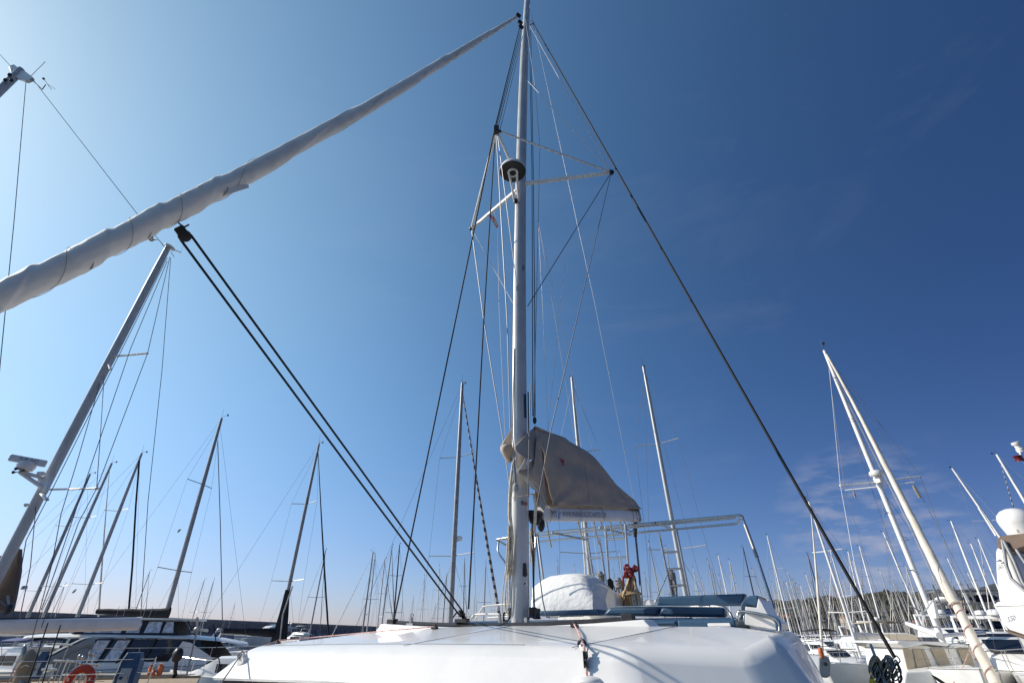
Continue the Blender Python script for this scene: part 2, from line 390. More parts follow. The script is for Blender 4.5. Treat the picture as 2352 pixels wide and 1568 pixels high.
# land strip under them
g = MB(); a0 = P(1690, 1458, 300); a1 = P(2700, 1458, 300)
g.prism([Vector((a0.x, 300, 1.6)), Vector((a1.x, 300, 1.6)), Vector((a1.x * 1.6, 640, 1.6)), Vector((a0.x * 1.9, 640, 1.6))], (0, 0, -3)); struct(g.build('shore', m_hill))
rp_ = P(2248, 1440, 95)
rk = root('boat_rack', (rp_.x, 95, 0), 'dark multi-level dry stack rack with blue boats, beside the tall furled sail', 'boat rack', R(-20))
for i in range(5):
    g = MB(); g.box(-5, 5, -3, 3, 1 + i * 2.0, 1.18 + i * 2.0); g.build('shelf', m_alud, rk, local=True)
for sx in (-5, 0, 5):
    for sy in (-2.9, 2.9):
        g = MB(); g.box(sx - .12, sx + .12, sy - .12, sy + .12, 0, 10); g.build('upright', m_alud, rk, local=True)
for i in range(4):
    for q in (-2.5, 2.5):
        g = MB(); g.blob((q, 0, 1.9 + i * 2), 2.0, 2.6, .62); g.build('stored_boat', m_hullb if (i + (q > 0)) % 3 else m_hullw, rk, local=True, smooth=True)

# ------------------------------------------------------------------ generic boats
def hull_rings(L_, Bm, f, x0, full=.45, tr=.85):
    rings = []
    for i in range(15):
        t = i / 14
        hb = Bm / 2 * (1 - (max(0, t - full) / (1 - full)) ** 2.3) * (tr + (1 - tr) * min(1, t / .35))
        hb = max(hb, .03); zf = f * (1 + .28 * t * t + .04 * (1 - t))
        x = x0 + L_ * t
        rk = .06 * L_ * (t ** 6)
        pr = [(hb, zf), (hb * .97, zf * .55), (hb * .84, .05), (hb * .45, -.3), (0, -.4)]
        ring = [Vector((x - rk * (1 - z / zf), y, z)) for y, z in pr] + [Vector((x - rk * (1 - z / zf), -y, z)) for y, z in pr[-2::-1]]
        rings.append(ring)
    return rings
def trunk(mb, st):      # cabin trunk: list of (x, halfwidth, z0, z1)
    rings = []
    for x, hw, z0, z1 in st:
        h = z1 - z0
        rings.append([Vector((x, hw, z0)), Vector((x, hw * .94, z0 + h * .6)), Vector((x, hw * .84, z0 + h * .92)), Vector((x, hw * .5, z1)), Vector((x, -hw * .5, z1)), Vector((x, -hw * .84, z0 + h * .92)), Vector((x, -hw * .94, z0 + h * .6)), Vector((x, -hw, z0))])
    mb.loft(rings)
def furl_rfn(seed, turns, amp=.14):
    def fn(t, a):
        ph = (a / (2 * math.pi) + t * turns + seed) % 1
        return 1 + amp * (ph - .5) + .05 * noise.noise(Vector((t * 30, math.cos(a) * 1.5, seed)))
    return fn
def sailboat(loc, rz, H, label, group=None, Ls=.8, hull=m_hullw, mast=m_alu, cover=None, jib=m_sail, sp=2, detail=1, mr=None, rake=0, radar=False, name='sailboat', boomang=0, lean=0, jibr=.075, pred=False, jibtop=.97):
    L_ = H * Ls; f = .085 * L_ + .15; Bm = L_ * .31; mr = mr or (.0065 * H + .01)
    o = root(name, (loc[0], loc[1], 0), label, 'sailboat', rz, group)
    x0 = -.56 * L_; bow = .44 * L_
    rg = hull_rings(L_, Bm, f, x0)
    g = MB(); g.loft(rg); g.build('hull', hull, o, local=True, smooth=True)
    g = MB(); dr = [[r[0] * 1 + Vector((0, -.02, .015)), r[-1] + Vector((0, .02, .015))] for r in rg]
    g.loft([[a_, (a_ + b_) / 2 + Vector((0, 0, .06)), b_] for a_, b_ in dr], closed=False, cap=False); g.build('deck', m_gel2, o, local=True, smooth=True)
    fd = f * 1.12
    g = MB(); trunk(g, [(-.30 * L_, Bm * .27, f, f + .42), (-.1 * L_, Bm * .30, f, f + .50), (.12 * L_, Bm * .24, f, f + .36), (.22 * L_, Bm * .12, f * 1.05, f + .16)])
    cab = g.build('cabin', m_gel, o, local=True, smooth=True)
    for s_ in (-1, 1):
        g = MB(); g.box(-.26 * L_, -.02 * L_, s_ * Bm * .285 - .012, s_ * Bm * .285 + .012, f + .17, f + .31); g.build('window', m_glass, cab, local=True)
    mz = f + .45
    mt = lambda z: Vector((-rake * (z / H), lean * (z / H), z))
    g = MB(); zs = [mz - .1, H * .35, H * .7, H - .3, H]
    g.tube([mt(z) for z in zs], [(mr * 1.25, mr), (mr * 1.25, mr), (mr * 1.15, mr * .95), (mr * .8, mr * .7), (mr * .75, mr * .65)], 10)
    mo = g.build('mast', mast, o, local=True, smooth=True)
    for k in range(sp):
        z = H * ((k + 1) / (sp + 1) + .03); w = Bm * (.36 - .06 * k)
        for s_ in (-1, 1):
            g = MB(); g.tube([mt(z), mt(z) + Vector((-.25, s_ * w, .06))], .025 if detail else .03, 6); g.build('spreader', mast, mo, local=True)
    g = MB(); g.tube([mt(H), mt(H) + Vector((-.1, .02, .7))], .008, 4); g.tube([mt(H) + Vector((0, 0, .12)), mt(H) + Vector((.45, .05, .22))], .01, 4); g.box(.38, .42, -.02, .1, H + .16, H + .30, lambda x, y, z: Vector((x, y, z)) + Vector((-rake, lean, 0))); g.build('masthead_gear', m_plast, mo, local=True)
    wr = .008 if detail else .012
    tip = Vector((bow, 0, f * 1.3)); st = Vector((x0 + .1, 0, f * 1.05))
    g = MB(); g.tube([mt(H - .05), st], wr, 4); g.build('backstay', m_wire, o, local=True)
    for s_ in (-1, 1):
        z1 = H * (1 / (sp + 1) + .03)
        ch = Vector((-.3, s_ * Bm * .46, f))
        pts = [mt(H * .97)] + [mt(H * ((k + 1) / (sp + 1) + .03)) + Vector((-.25, s_ * Bm * (.36 - .06 * k), .06)) for k in range(sp - 1, -1, -1)] + [ch]
        g = MB(); g.tube(pts, wr, 4); g.build('shroud', m_wire, o, local=True)
        if detail:
            g = MB(); g.tube([mt(z1 - .1), ch + Vector((.3, 0, 0))], wr, 4); g.build('shroud', m_wire, o, local=True)
    if jib is not None:
        g = MB(); a_ = mt(H * jibtop); n = 28 if detail else 8
        pts = [a_.lerp(tip, i / n) + Vector((0, 0, -.01 * H * math.sin(math.pi * i / n))) for i in range(n + 1)]
        rr = [jibr * (.35 + .75 * min(1, i / n * 1.6)) * (1 if i < n - 1 else .6) for i in range(n + 1)]
        g.tube(pts, rr, 10 if detail else 6, rfn=furl_rfn(H, 9)); g.build('furled_jib', jib, o, local=True, smooth=True)
    else:
        g = MB(); g.tube([mt(H * .97), tip], wr, 4); g.build('forestay', m_wire, o, local=True)
    bd = Matrix.Rotation(boomang, 3, 'Z') @ Vector((-1, 0, .03)); b0 = mt(mz + .75) + Vector((-.12, 0, 0)); bl = .36 * L_
    g = MB(); g.tube([b0, b0 + bd * bl], .07, 8); g.build('boom', mast, o, local=True, smooth=True)
    if cover is not None:
        g = MB(); n = 10
        g.tube([b0 + bd * (bl * (i / n)) + Vector((0, 0, .15 - .05 * i / n)) for i in range(n + 1)], [(.15 - .06 * i / n, .26 - .13 * i / n) for i in range(n + 1)], 10, rfn=lambda t, a: 1 + .07 * noise.noise(Vector((t * 9, a, H))))
        g.build('sail_cover', cover, o, local=True, smooth=True)
    if detail:
        g = MB()
        for s_ in (-1, 1):
            rail = [Vector((x0 + L_ * t, s_ * (max(.05, (Bm / 2 * (1 - (max(0, t - .45) / .55) ** 2.3)) - .06)), f * (1 + .28 * t * t) + .58)) for t in (.05, .25, .45, .65, .82, .97)]
            g.tube(rail, .007, 4)
            g.tube([p - Vector((0, 0, .28)) for p in rail], .006, 4)
            for p in rail[:-1]: g.tube([p, p - Vector((0, 0, .6))], .013, 5)
        g.build('guard_rail', m_steel, o, local=True)
        g = MB(); pb = [Vector((bow - .9, s_ * .42, f * 1.25 + .62)) for s_ in (-1, 1)]
        g.tube(catmull([pb[0] - Vector((0, 0, .62)), pb[0], Vector((bow - .05, 0, f * 1.3 + .66)), pb[1], pb[1] - Vector((0, 0, .62))], 6), .016, 6); g.build('pulpit', m_steel, o, local=True, smooth=True)
    if radar:
        z = H * .42; c = mt(z) + Vector((.32, 0, 0))
        g = MB(); g.lathe([(.02, -.12), (.24, -.1), (.28, 0), (.24, .1), (.02, .13)], c, 16); rr_ = g.build('radar_dome', m_gel, mo, local=True, smooth=True)
        g = MB(); g.obox(c + Vector((-.17, 0, -.14)), Vector((.16, 0, 0)), Vector((0, .05, 0)), Vector((0, 0, .03))); g.build('bracket', m_alu, mo, local=True)
    return o
def at_mast(x0, y0, x1, y1, H):      # ground point and sideways lean of a mast seen from (x0,y0) top to (x1,y1)
    d = ray(x0, y0); Y = (H - EYE) * d.y / d.z; X = d.x * Y / d.y
    q = ray(x1, y1); X1 = q.x * Y / q.y; z1 = EYE + q.z * Y / q.y
    k = (X - X1) / (H - z1)                       # lean per metre
    return X - k * H, Y, k * H
def mboat(x0, y0, x1, y1, H, rz, label, **kw):
    X, Y, ln = at_mast(x0, y0, x1, y1, H)
    # lean is world-X; express in the boat's own axes
    kw.setdefault('lean', -math.sin(rz) * ln); kw.setdefault('rake', -math.cos(rz) * ln)
    return sailboat((X, Y), rz, H, label, **kw)

def motor_yacht(loc, rz, L_, label, fly=True, canopy=None, hull=m_hullw, name='motor_yacht', glass=m_glass, rad=True, bim=None, bimh=0):
    f = .10 * L_ + .25; Bm = L_ * .32
    o = root(name, (loc[0], loc[1], 0), label, 'motorboat', rz)
    x0 = -L_ / 2; rg = hull_rings(L_, Bm, f, x0, full=.4, tr=.95)
    g = MB(); g.loft(rg); g.build('hull', hull, o, local=True, smooth=True)
    g = MB(); g.loft([[r[0] + Vector((0, 0, .015)), (r[0] + r[-1]) / 2 + Vector((0, 0, .08)), r[-1] + Vector((0, 0, .015))] for r in rg], closed=False, cap=False); g.build('deck', m_gel2, o, local=True, smooth=True)
    h = .11 * L_ + .2
    g = MB(); trunk(g, [(-.28 * L_, Bm * .38, f, f + h), (.05 * L_, Bm * .38, f, f + h), (.17 * L_, Bm * .33, f, f + h * .55), (.33 * L_, Bm * .2, f * 1.1, f * 1.1 + .08)])
    cb = g.build('cabin', m_gel, o, local=True, smooth=True)
    for s_ in (-1, 1):
        for k in range(3):
            a_ = -.26 * L_ + k * .1 * L_
            g = MB(); g.box(a_, a_ + .088 * L_, s_ * Bm * .372 - .02, s_ * Bm * .372 + .02, f + h * .3, f + h * .68); g.build('window', glass, cb, local=True)
    g = MB(); hw = Bm * .28
    g.add([(.067 * L_, -hw, f + h * .93), (.067 * L_, hw, f + h * .93), (.165 * L_, hw * .95, f + h * .62), (.165 * L_, -hw * .95, f + h * .62)], [(0, 1, 2, 3)]); g.build('windscreen', glass, cb, local=True, solid=.03)
    if fly:
        g = MB(); trunk(g, [(-.36 * L_, Bm * .36, f + h - .05, f + h + .12), (-.1 * L_, Bm * .4, f + h - .05, f + h + .5), (.02 * L_, Bm * .33, f + h - .05, f + h + .42), (.07 * L_, Bm * .26, f + h - .05, f + h + .06)]); fb = g.build('flybridge', m_gel, o, local=True, smooth=True)
        g = MB(); g.add([(-.02 * L_, -Bm * .25, f + h + .45), (-.02 * L_, Bm * .25, f + h + .45), (-.06 * L_, Bm * .25, f + h + .85), (-.06 * L_, -Bm * .25, f + h + .85)], [(0, 1, 2, 3)]); g.build('windscreen', glass, fb, local=True, solid=.02)
    if rad:
        zt_ = f + h + (1.0 if fly else .7)
        g = MB(); g.tube([(-.22 * L_, -Bm * .33, f + h), (-.26 * L_, -Bm * .3, zt_), (-.26 * L_, Bm * .3, zt_), (-.22 * L_, Bm * .33, f + h)], (.09, .05), 8); ar = g.build('radar_arch', m_gel, o, local=True, smooth=True)
        g = MB(); g.lathe([(.02, 0), (.25, .03), (.27, .12), (.2, .22), (.02, .25)], (-.26 * L_, Bm * .1, zt_ + .05), 14); g.build('radar_dome', m_gel, ar, local=True, smooth=True)
        g = MB(); g.tube([(-.26 * L_, -Bm * .15, zt_), (-.28 * L_, -Bm * .16, zt_ + 1.5)], .012, 5); g.build('aerial', m_gel, ar, local=True)
    if bim is not None:
        z = f + h + (1.5 if fly else .9) + bimh
        g = MB(); g.loft([[Vector((x, y * Bm * .36, z + .12 * (1 - y * y))) for y in (-1, -.5, 0, .5, 1)] for x in (-.34 * L_, -.2 * L_, -.05 * L_)], closed=False, cap=False); g.build('bimini', bim, o, local=True, solid=.03, smooth=True)
        for s_ in (-1, 1):
            g = MB(); g.tube([(-.34 * L_, s_ * Bm * .35, z), (-.2 * L_, s_ * Bm * .36, z - 1.2), (-.05 * L_, s_ * Bm * .35, z)], .014, 6); g.build('bimini_frame', m_steel, o, local=True)
    g = MB()
    for s_ in (-1, 1):
        ts = (.5, .62, .74, .86, .97)
        rail = [Vector((x0 + L_ * t, s_ * max(.05, Bm / 2 * (1 - (max(0, t - .4) / .6) ** 2.3) - .08), f * (1 + .28 * t * t) + .6)) for t in ts]
        g.tube(rail, .015, 5)
        for p in rail: g.tube([p, p - Vector((0, 0, .6))], .012, 5)
    g.build('bow_rail', m_steel, o, local=True)
    return o

# ------------------------------------------------------------------ the catamaran
cat = root('catamaran', (MF.x, MF.y, 0), 'big white charter catamaran seen from its own foredeck, tall grey mast in the middle', 'catamaran')
def ring3(pts, n=5):
    q = [B(*p) for p in pts]; o = [q[0], q[0].lerp(q[1], .3), q[0].lerp(q[1], .7)]
    for i in range(1, len(q) - 1):
        a_, b_, c_ = q[i - 1], q[i], q[i + 1]; la, lc = (a_ - b_).length, (c_ - b_).length; m_ = min(.16, .4 * la, .4 * lc)
        p0 = b_ + (a_ - b_) * (m_ / la); p2 = b_ + (c_ - b_) * (m_ / lc)
        for k in range(5):
            t = k / 4; o.append(p0.lerp(b_, t).lerp(b_.lerp(p2, t), t))
        o.append(b_.lerp(c_, .5))
    return o + [q[-1]]
T = [(-2.15, 4, .02), (-2.12, -.1, .02), (-2.02, -.38, .026), (-1.78, -.57, .04), (-.8, -.62, .075), (0, -.64, .085), (1.0, -.63, .08), (1.85, -.62, .068), (2.30, -.62, .062), (2.44, -.48, .062), (2.46, -.2, .058), (2.4, 4, .055)]
C = [(-2.9, 4, -.07), (-3.02, -.7, -.10), (-3.0, -1.36, -.125), (-2.84, -1.585, -.125), (-1.2, -1.61, -.095), (0, -1.63, -.086), (1.0, -1.62, -.085), (1.88, -1.60, -.087), (2.68, -1.18, -.107), (2.84, -.9, -.02), (2.86, -.4, .0), (2.5, 4, .02)]
D = [(-3.1, 4, -.40), (-3.28, -.8, -.41), (-3.30, -1.5, -.425), (-3.12, -1.82, -.415), (-1.2, -1.89, -.368), (0, -1.91, -.358), (1.0, -1.91, -.36), (2.02, -1.81, -.40), (2.82, -1.28, -.43), (3.06, -.95, -.42), (3.06, -.4, -.42), (2.65, 4, -.42)]
cr = [[B(*p) for p in x] for x in (T, C, D)]
g = MB(); g.loft(cr, closed=False, cap=False)
nT = len(T); half = nT // 2
g.add([B(u, v, z) for u, v, z in T], [(i, i + 1, nT - 2 - i, nT - 1 - i) for i in range(half - 1)])
roof = g.build('coachroof', m_gel, cat)
bm_ = bmesh.new(); bm_.from_mesh(roof.data); bmesh.ops.remove_doubles(bm_, verts=bm_.verts, dist=.0005); bmesh.ops.recalc_face_normals(bm_, faces=bm_.faces)
wl_ = bm_.edges.layers.float.new('bevel_weight_edge')
for e in bm_.edges:
    if len(e.link_faces) == 2 and e.calc_face_angle(0) > R(8) and e.calc_length() > .26 and max(v.co.z for v in e.verts) < EYE + .05: e[wl_] = 1.0
bm_.to_mesh(roof.data); bm_.free()
for f in roof.data.polygons: f.use_smooth = True
bv_ = roof.modifiers.new('b', 'BEVEL'); bv_.width = .13; bv_.segments = 8; bv_.limit_method = 'WEIGHT'; bv_.use_clamp_overlap = True
bv_.harden_normals = True
Dr = ring3(D); lip1 = ring3([(u * .996, v + (.01 if v < 1 else 0), z - .022) for u, v, z in D]); lip2 = ring3([(u * .97, v + (.07 if v < 1 else 0), z - .025) for u, v, z in D])
g = MB(); g.loft([Dr, lip1, lip2], closed=False, cap=False); g.build('brow_lip', m_gel, roof, smooth=True)
# dark saloon windows below the brow, cabin sides
W0 = ring3([(u * .975, v + (.07 if v < 1 else 0), z - .02) for u, v, z in D]); W1 = ring3([(u * .985 if u else 0, v - (.35 if v < 1 else 0), -.95) for u, v, z in D])
g = MB(); g.loft([W0, W1], closed=False, cap=False); g.build('saloon_window', m_glass, cat)
W2 = ring3([(u * .99, v - (.38 if v < 1 else 0), -1.12) for u, v, z in D])
g = MB(); g.loft([W1, W2], closed=False, cap=False); g.build('cabin_side', m_gel, cat)
# hulls and decks (below the frame)
for s_, nm in ((-1, 'hull'), (1, 'hull')):
    rg = []
    for i in range(13):
        t = i / 12; v = 5.2 - 11.6 * t; hb = .75 * (1 - max(0, (t - .6) / .4) ** 2.2) + .02
        rg.append([B(s_ * 2.95 + hb * q, v, z) for q, z in ((1, -1.1), (.95, -1.7), (.75, -2.35), (0, -2.7), (-.75, -2.35), (-.95, -1.7), (-1, -1.1))])
    g = MB(); g.loft(rg); g.build('hull', m_gel, cat, smooth=True)
g = MB(); g.box(-3.6, 3.6, -4.2, 4.8, -1.16, -1.105, B); g.build('deck', m_gel2, cat)
g = MB(); g.box(-2.2, 2.2, -6.2, -4.21, -1.15, -1.13, B); g.build('trampoline', m_blackc, cat)
g = MB(); g.tube([B(-2.9, -6.3, -1.05), B(2.9, -6.3, -1.05)], .08, 10); g.build('crossbeam', m_alu, cat, smooth=True)
# thin joints in the mouldings
def seam(pts, r=.0035):
    g = MB(); g.tube(pts, r, 4); return g.build('seam', m_greyc, roof)
def lp_(a_, b_, t, up=.003): return cr[0][a_].lerp(cr[1][b_], t) + Vector((0, 0, up))
seam([cr[1][i].lerp(cr[0][i], .095) + Vector((0, 0, .002)) for i in (3, 4, 5, 6)])
seam([cr[1][6].lerp(cr[1][7], .55) + Vector((0, .03, .006)), cr[0][8].lerp(cr[0][7], .6) + Vector((0, 0, .003))], .003)
seam([cr[1][4].lerp(cr[1][5], .75) + Vector((0, .03, .006)), cr[0][5].lerp(cr[0][6], .3) + Vector((0, 0, .003))], .0022)
# roof helpers: height of the roof surface under (u,v)
from mathutils.bvhtree import BVHTree
_bv = BVHTree.FromPolygons([tuple(p) for r_ in cr for p in r_], [q for i in range(len(cr) - 1) for j in range(nT - 1) for q in ((i * nT + j, i * nT + j + 1, (i + 1) * nT + j + 1), (i * nT + j, (i + 1) * nT + j + 1, (i + 1) * nT + j))])
def onroof(u, v, up=0.0):
    p = B(u, v, 1.0); h = _bv.ray_cast(p, Vector((0, 0, -1)))
    return (h[0] if h[0] is not None else B(u, v, .08)) + Vector((0, 0, up))
def onpix(x, y, up=0.0):
    h = _bv.ray_cast(Vector((0, 0, EYE)), ray(x, y).normalized())
    return (h[0] if h[0] is not None else PV(x, y, -.6)) + Vector((0, 0, up))

# jib track with its pads
tr = [B(u, -.45, .092 + .017 * u * u) for u in [x / 10 for x in range(-17, 16)]]
g = MB(); g.tube(tr, (.030, .026), 4); g.build('jib_track', m_black, cat)
for s_ in (-1, 1):
    e = B(1.52 if s_ > 0 else -1.66, -.45, .145); g = MB(); g.obox(e, RX * .06, AX * .045, Vector((0, 0, .035))); g.build('track_end', m_plast, cat, bevel=.01)
    g = MB()
    us = [1.82, 1.72, 1.2, .75, .6]
    prof = []
    for u in us:
        zt_ = .075 + .017 * u * u
        if u == 1.82: zt_ = .02
        zb = -.06
        prof.append([B(s_ * u, -.64, zb), B(s_ * u, -.58, zt_), B(s_ * u, -.30, zt_), B(s_ * u, -.22, zb)])
    g.loft(prof); g.build('track_pad', m_gel, cat, bevel=.015)
# pad stands for two small fittings on the track
for px in (1162,):
    pass
p = PV(945, 1424, -.45); g = MB()
g.obox(p - Vector((0, 0, .05)), RX * .055, AX * .03, Vector((0, 0, .02))); g.tube([p - Vector((0, 0, .04)), p + Vector((0, 0, .03))], .022, 8); g.torus(p + Vector((0, 0, .05)), .022, .008, AX, 12, 6)
g.build('track_stop', m_steel, cat, smooth=True)

# ---- mast
def mastp(z, du=0, dv=0):
    return B(du, dv + .0024 * max(z, 0) ** 2, z)
g = MB(); N = 40
rings_m = []
for i in range(N + 1):
    z = .10 + (18.6 - .1) * i / N; k = 1 if z < 13 else 1 - .25 * (z - 13) / 5.6
    ring = []
    for q in range(32):
        a_ = 2 * math.pi * q / 32; ca, sa = math.cos(a_), math.sin(a_)
        w, d = .088 * k, .135 * k
        e = .78
        x = math.copysign(abs(ca) ** e, ca) * w; y = math.copysign(abs(sa) ** e, sa) * d
        ring.append(mastp(z, x, y))
    rings_m.append(ring)
m_castmast = mat('anodised_mast', (.60, .60, .585), .4, .2, c2=(.48, .48, .47), scale=2.2, lo=.4, hi=.75)
g.loft(rings_m); mast = g.build('mast', m_castmast, cat, smooth=True)
# extruded ribs on the port front quarter
for k in range(4):
    a_ = R(200 + k * 13); u = math.cos(a_) * .0885; v = math.sin(a_) * .1355
    e = .78; u = math.copysign(abs(math.cos(a_)) ** e, math.cos(a_)) * .089; v = math.copysign(abs(math.sin(a_)) ** e, math.sin(a_)) * .136
    g = MB(); g.tube([mastp(z, u, v) for z in [.12 + i * .8 for i in range(20)]], .0035, 5); g.build('rib', m_alud, mast)
g = MB(); g.tube([mastp(z, .02, .142) for z in [.12 + i * .8 for i in range(20)]], .012, 6); g.build('sail_groove', m_alud, mast)
# exit slot, sticker, base plate
g = MB(); g.obox(PV(1204, 1303, -.10), RX * .014 + AX * .006, AX * .012, Vector((0, 0, .075))); 
def onmast(x, y, r_=.004):
    d = ray(x, y); 
    o_ = Vector((0, 0, EYE)); dn = d.normalized()
    bvm = onmast.bv
    h = bvm.ray_cast(o_, dn); return h
onmast.bv = BVHTree.FromPolygons([tuple(p) for r_ in rings_m for p in r_], [(i * 32 + j, i * 32 + (j + 1) % 32, (i + 1) * 32 + (j + 1) % 32, (i + 1) * 32 + j) for i in range(N) for j in range(32)])
def patch(pix, name, m, off=.004, parent=mast, thick=.003, label=None):
    g = MB(); vs = []; nn = Vector((0, 0, 0))
    for x, y in pix:
        h = onmast(x, y)
        if h[0] is None: continue
        nn += h[1]; vs.append(h[0])
    nn.normalize()
    if nn.dot(ray(*pix[0])) > 0: nn = -nn
    g.prism([v + nn * off for v in vs], nn * thick); return g.build(name, m, parent, label=label)
patch([(1201, 1293), (1207, 1292), (1210, 1320), (1206, 1325), (1200, 1322)], 'exit_slot', m_plast, .006, thick=.006)
patch([(1202, 1334), (1212, 1334), (1213, 1345), (1203, 1345)], 'sticker', m_gel, .004)
patch([(1203, 1336), (1207, 1339), (1203, 1343)], 'sticker_mark', m_plast, .009, thick=.002)
patch([(1196, 1149), (1202, 1150), (1202, 1160), (1196, 1158)], 'sticker', m_inkg, .004)
patch([(1203, 1151), (1211, 1153), (1211, 1161), (1203, 1160)], 'sticker', mat('faded_red', (.5, .2, .2), .6, var=.5, scale=60), .004)
for px in ([(1186, 655), (1190, 655), (1190, 668), (1186, 668)], [(1203, 905), (1207, 905), (1208, 960), (1204, 960)], [(1183, 1046), (1187, 1046), (1187, 1060), (1183, 1060)], [(1200, 610), (1203, 610), (1203, 622), (1200, 622)]):
    patch(px, 'exit_box', m_plast if px[0][0] > 1200 else m_steel, .006, thick=.008)
for y in range(240, 1420, 66):
    for x in (1192 if y < 600 else 1187, 1208):
        h = onmast(x, y)
        if h[0] is not None:
            g = MB(); g.lathe([(.001, .002), (.006, .001), (.007, -.002)], h[0] + (h[1] if h[1].dot(ray(x, y)) < 0 else -h[1]) * .001, 8, ax=(h[1] if h[1].dot(ray(x, y)) < 0 else -h[1])); g.build('rivet', m_alud, mast)
g = MB(); g.obox(B(0, 0, .105), RX * .17, AX * .2, Vector((0, 0, .012))); g.build('mast_step', m_alud, cat, bevel=.005)
p = PV(1172, 1432, -.30); g = MB(); g.obox(p, RX * .17, AX * .06, Vector((0, 0, .008))); g.build('foot_plate', m_gel, cat, bevel=.004)
p = PV(1148, 1420, -.28); g = MB(); g.obox(p, RX * .012, AX * .02, Vector((0, 0, .055))); g.obox(p + RX * .05, RX * .006, AX * .02, Vector((0, 0, .045))); g.build('halyard_bracket', m_steel, cat, bevel=.004)
g = MB(); g.torus(p + RX * .09 + Vector((0, 0, .02)), .045, .012, AX, 20, 8, R(180), R(420)); g.build('halyard_loop', m_ropek, cat, smooth=True)
for px, py, r_ in ((1224, 1407, .055), (1233, 1410, .05), (1172, 1408, .035)):
    p = PV(px, py, .0); g = MB(); g.lathe([(.5 * r_, -.05), (r_, -.045), (r_ * .75, -.02), (r_ * .7, .02), (r_, .05), (r_ * .6, .06)], p, 18); g.build('winch', m_plast, cat, smooth=True)
p = PV(1210, 1428, -.12); g = MB(); g.obox(p, RX * .02, AX * .03, Vector((0, 0, .045))); g.tube([p + RX * .03 + Vector((0, 0, .02)), p - RX * .035 + Vector((0, 0, .02))], .012, 8); g.build('mast_foot_block', m_steel, cat, bevel=.003)
# mast head fittings, spreaders
zs_ = 8.1
tR, tL, tF = PZ(1404, 396, 8.05), PZ(1083, 525, 8.15), PZ(1140, 299, 8.1)
def spreader(a_, b_, r0, r1, name='spreader'):
    g = MB(); g.tube([a_, a_.lerp(b_, .5), b_], [(r0 * .6, r0), (r0 * .55, r0 * .9), (r1 * .5, r1)], 12, flat=None); return g.build(name, m_mastw, mast, smooth=True)
spreader(mastp(8.05, .08, .05), tR, .062, .05); spreader(mastp(8.0, -.08, .05), tL, .062, .05)
spreader(mastp(8.1, 0, -.13), tF, .045, .035, 'forward_strut')
g = MB(); g.tube([tF + (tR - tF) * .03, tR], .018, 8); g.build('strut_tube', m_mastw, mast, smooth=True)
g = MB(); g.tube([tF, tL], .026, 8); g.build('strut_tube', m_mastw, mast, smooth=True)
for t_ in (tR, tL): 
    g = MB(); g.blob(t_, .06, .055, .06, 12, 8); g.build('spreader_boot', m_plast, mast, smooth=True)
g = MB(); g.obox(tF, Vector((.05, 0, 0)), Vector((0, .05, 0)), Vector((0, 0, .09))); g.tube([tF, tF + (tR - tF) * .04], .028, 8); g.build('strut_end', m_plast, mast, bevel=.01)
# radar on its bracket
rc = PV(1178, 391, -.50); g = MB()
g.lathe([(.02, .115), (.16, .10), (.235, .05), (.255, -.01), (.255, -.045)], rc, 32); rdr = g.build('radar_dome', m_mastw, mast, smooth=True)
g = MB(); g.lathe([(.02, -.062), (.20, -.060), (.250, -.046), (.2545, -.044)], rc, 32); g.build('radar_base', m_plast, mast, smooth=True)
zb = rc.z - .075
q0 = Vector((rc.x, rc.y, zb)); q1 = mastp(rc.z - EYE - .22, 0, -.15)
g = MB(); g.torus(q0, .085, .022, Vector((0, 0, 1)), 24, 8)
sd = Vector((q1.y - q0.y, q0.x - q1.x, 0)).normalized()
for s_ in (-1, 1): g.tube([q0 + sd * .08 * s_, q0.lerp(q1, .55) + sd * .05 * s_, q1 + sd * .05 * s_], (.022, .018), 6)
g.obox(q1 + Vector((0, 0, .03)), sd * .075, (q1 - q0).normalized() * .02, Vector((0, 0, .09))); g.build('radar_bracket', m_mastw, mast, smooth=True)
g = MB(); g.blob(q1 + Vector((-.02, -.05, -.1)), .045, .045, .07, 12, 8); g.build('deck_light', m_plast, mast, smooth=True)
# mast head details
for x, y in ((1191, 36), (1195, 52), (1197, 62)):
    p = P(x, y, 6.3 + (36 - y) * .0); g = MB(); g.lathe([(.02, -.07), (.05, -.06), (.05, .06), (.02, .07)], P(x, y, 6.35), 12, ax=Vector((-1, -.5, .6))); g.build('furler_top' if y == 36 else 'sheave', m_plast, mast, smooth=True)
g = MB(); g.obox(P(1221, 55, 6.7), RX * .08, AX * .02, Vector((0, 0, .03))); g.build('shroud_tang', m_steel, mast, bevel=.005)

# ---- standing rigging
def line(name, pts, r, m, parent=cat, sag=0, n=6):
    if sag:
        a_, b_ = pts; pts = [a_.lerp(b_, i / 12) - Vector((0, 0, sag * math.sin(math.pi * i / 12))) for i in range(13)]
    g = MB(); g.tube(pts, r, n); return g.build(name, m, parent, smooth=True)
mh = P(1221, 48, 6.75)
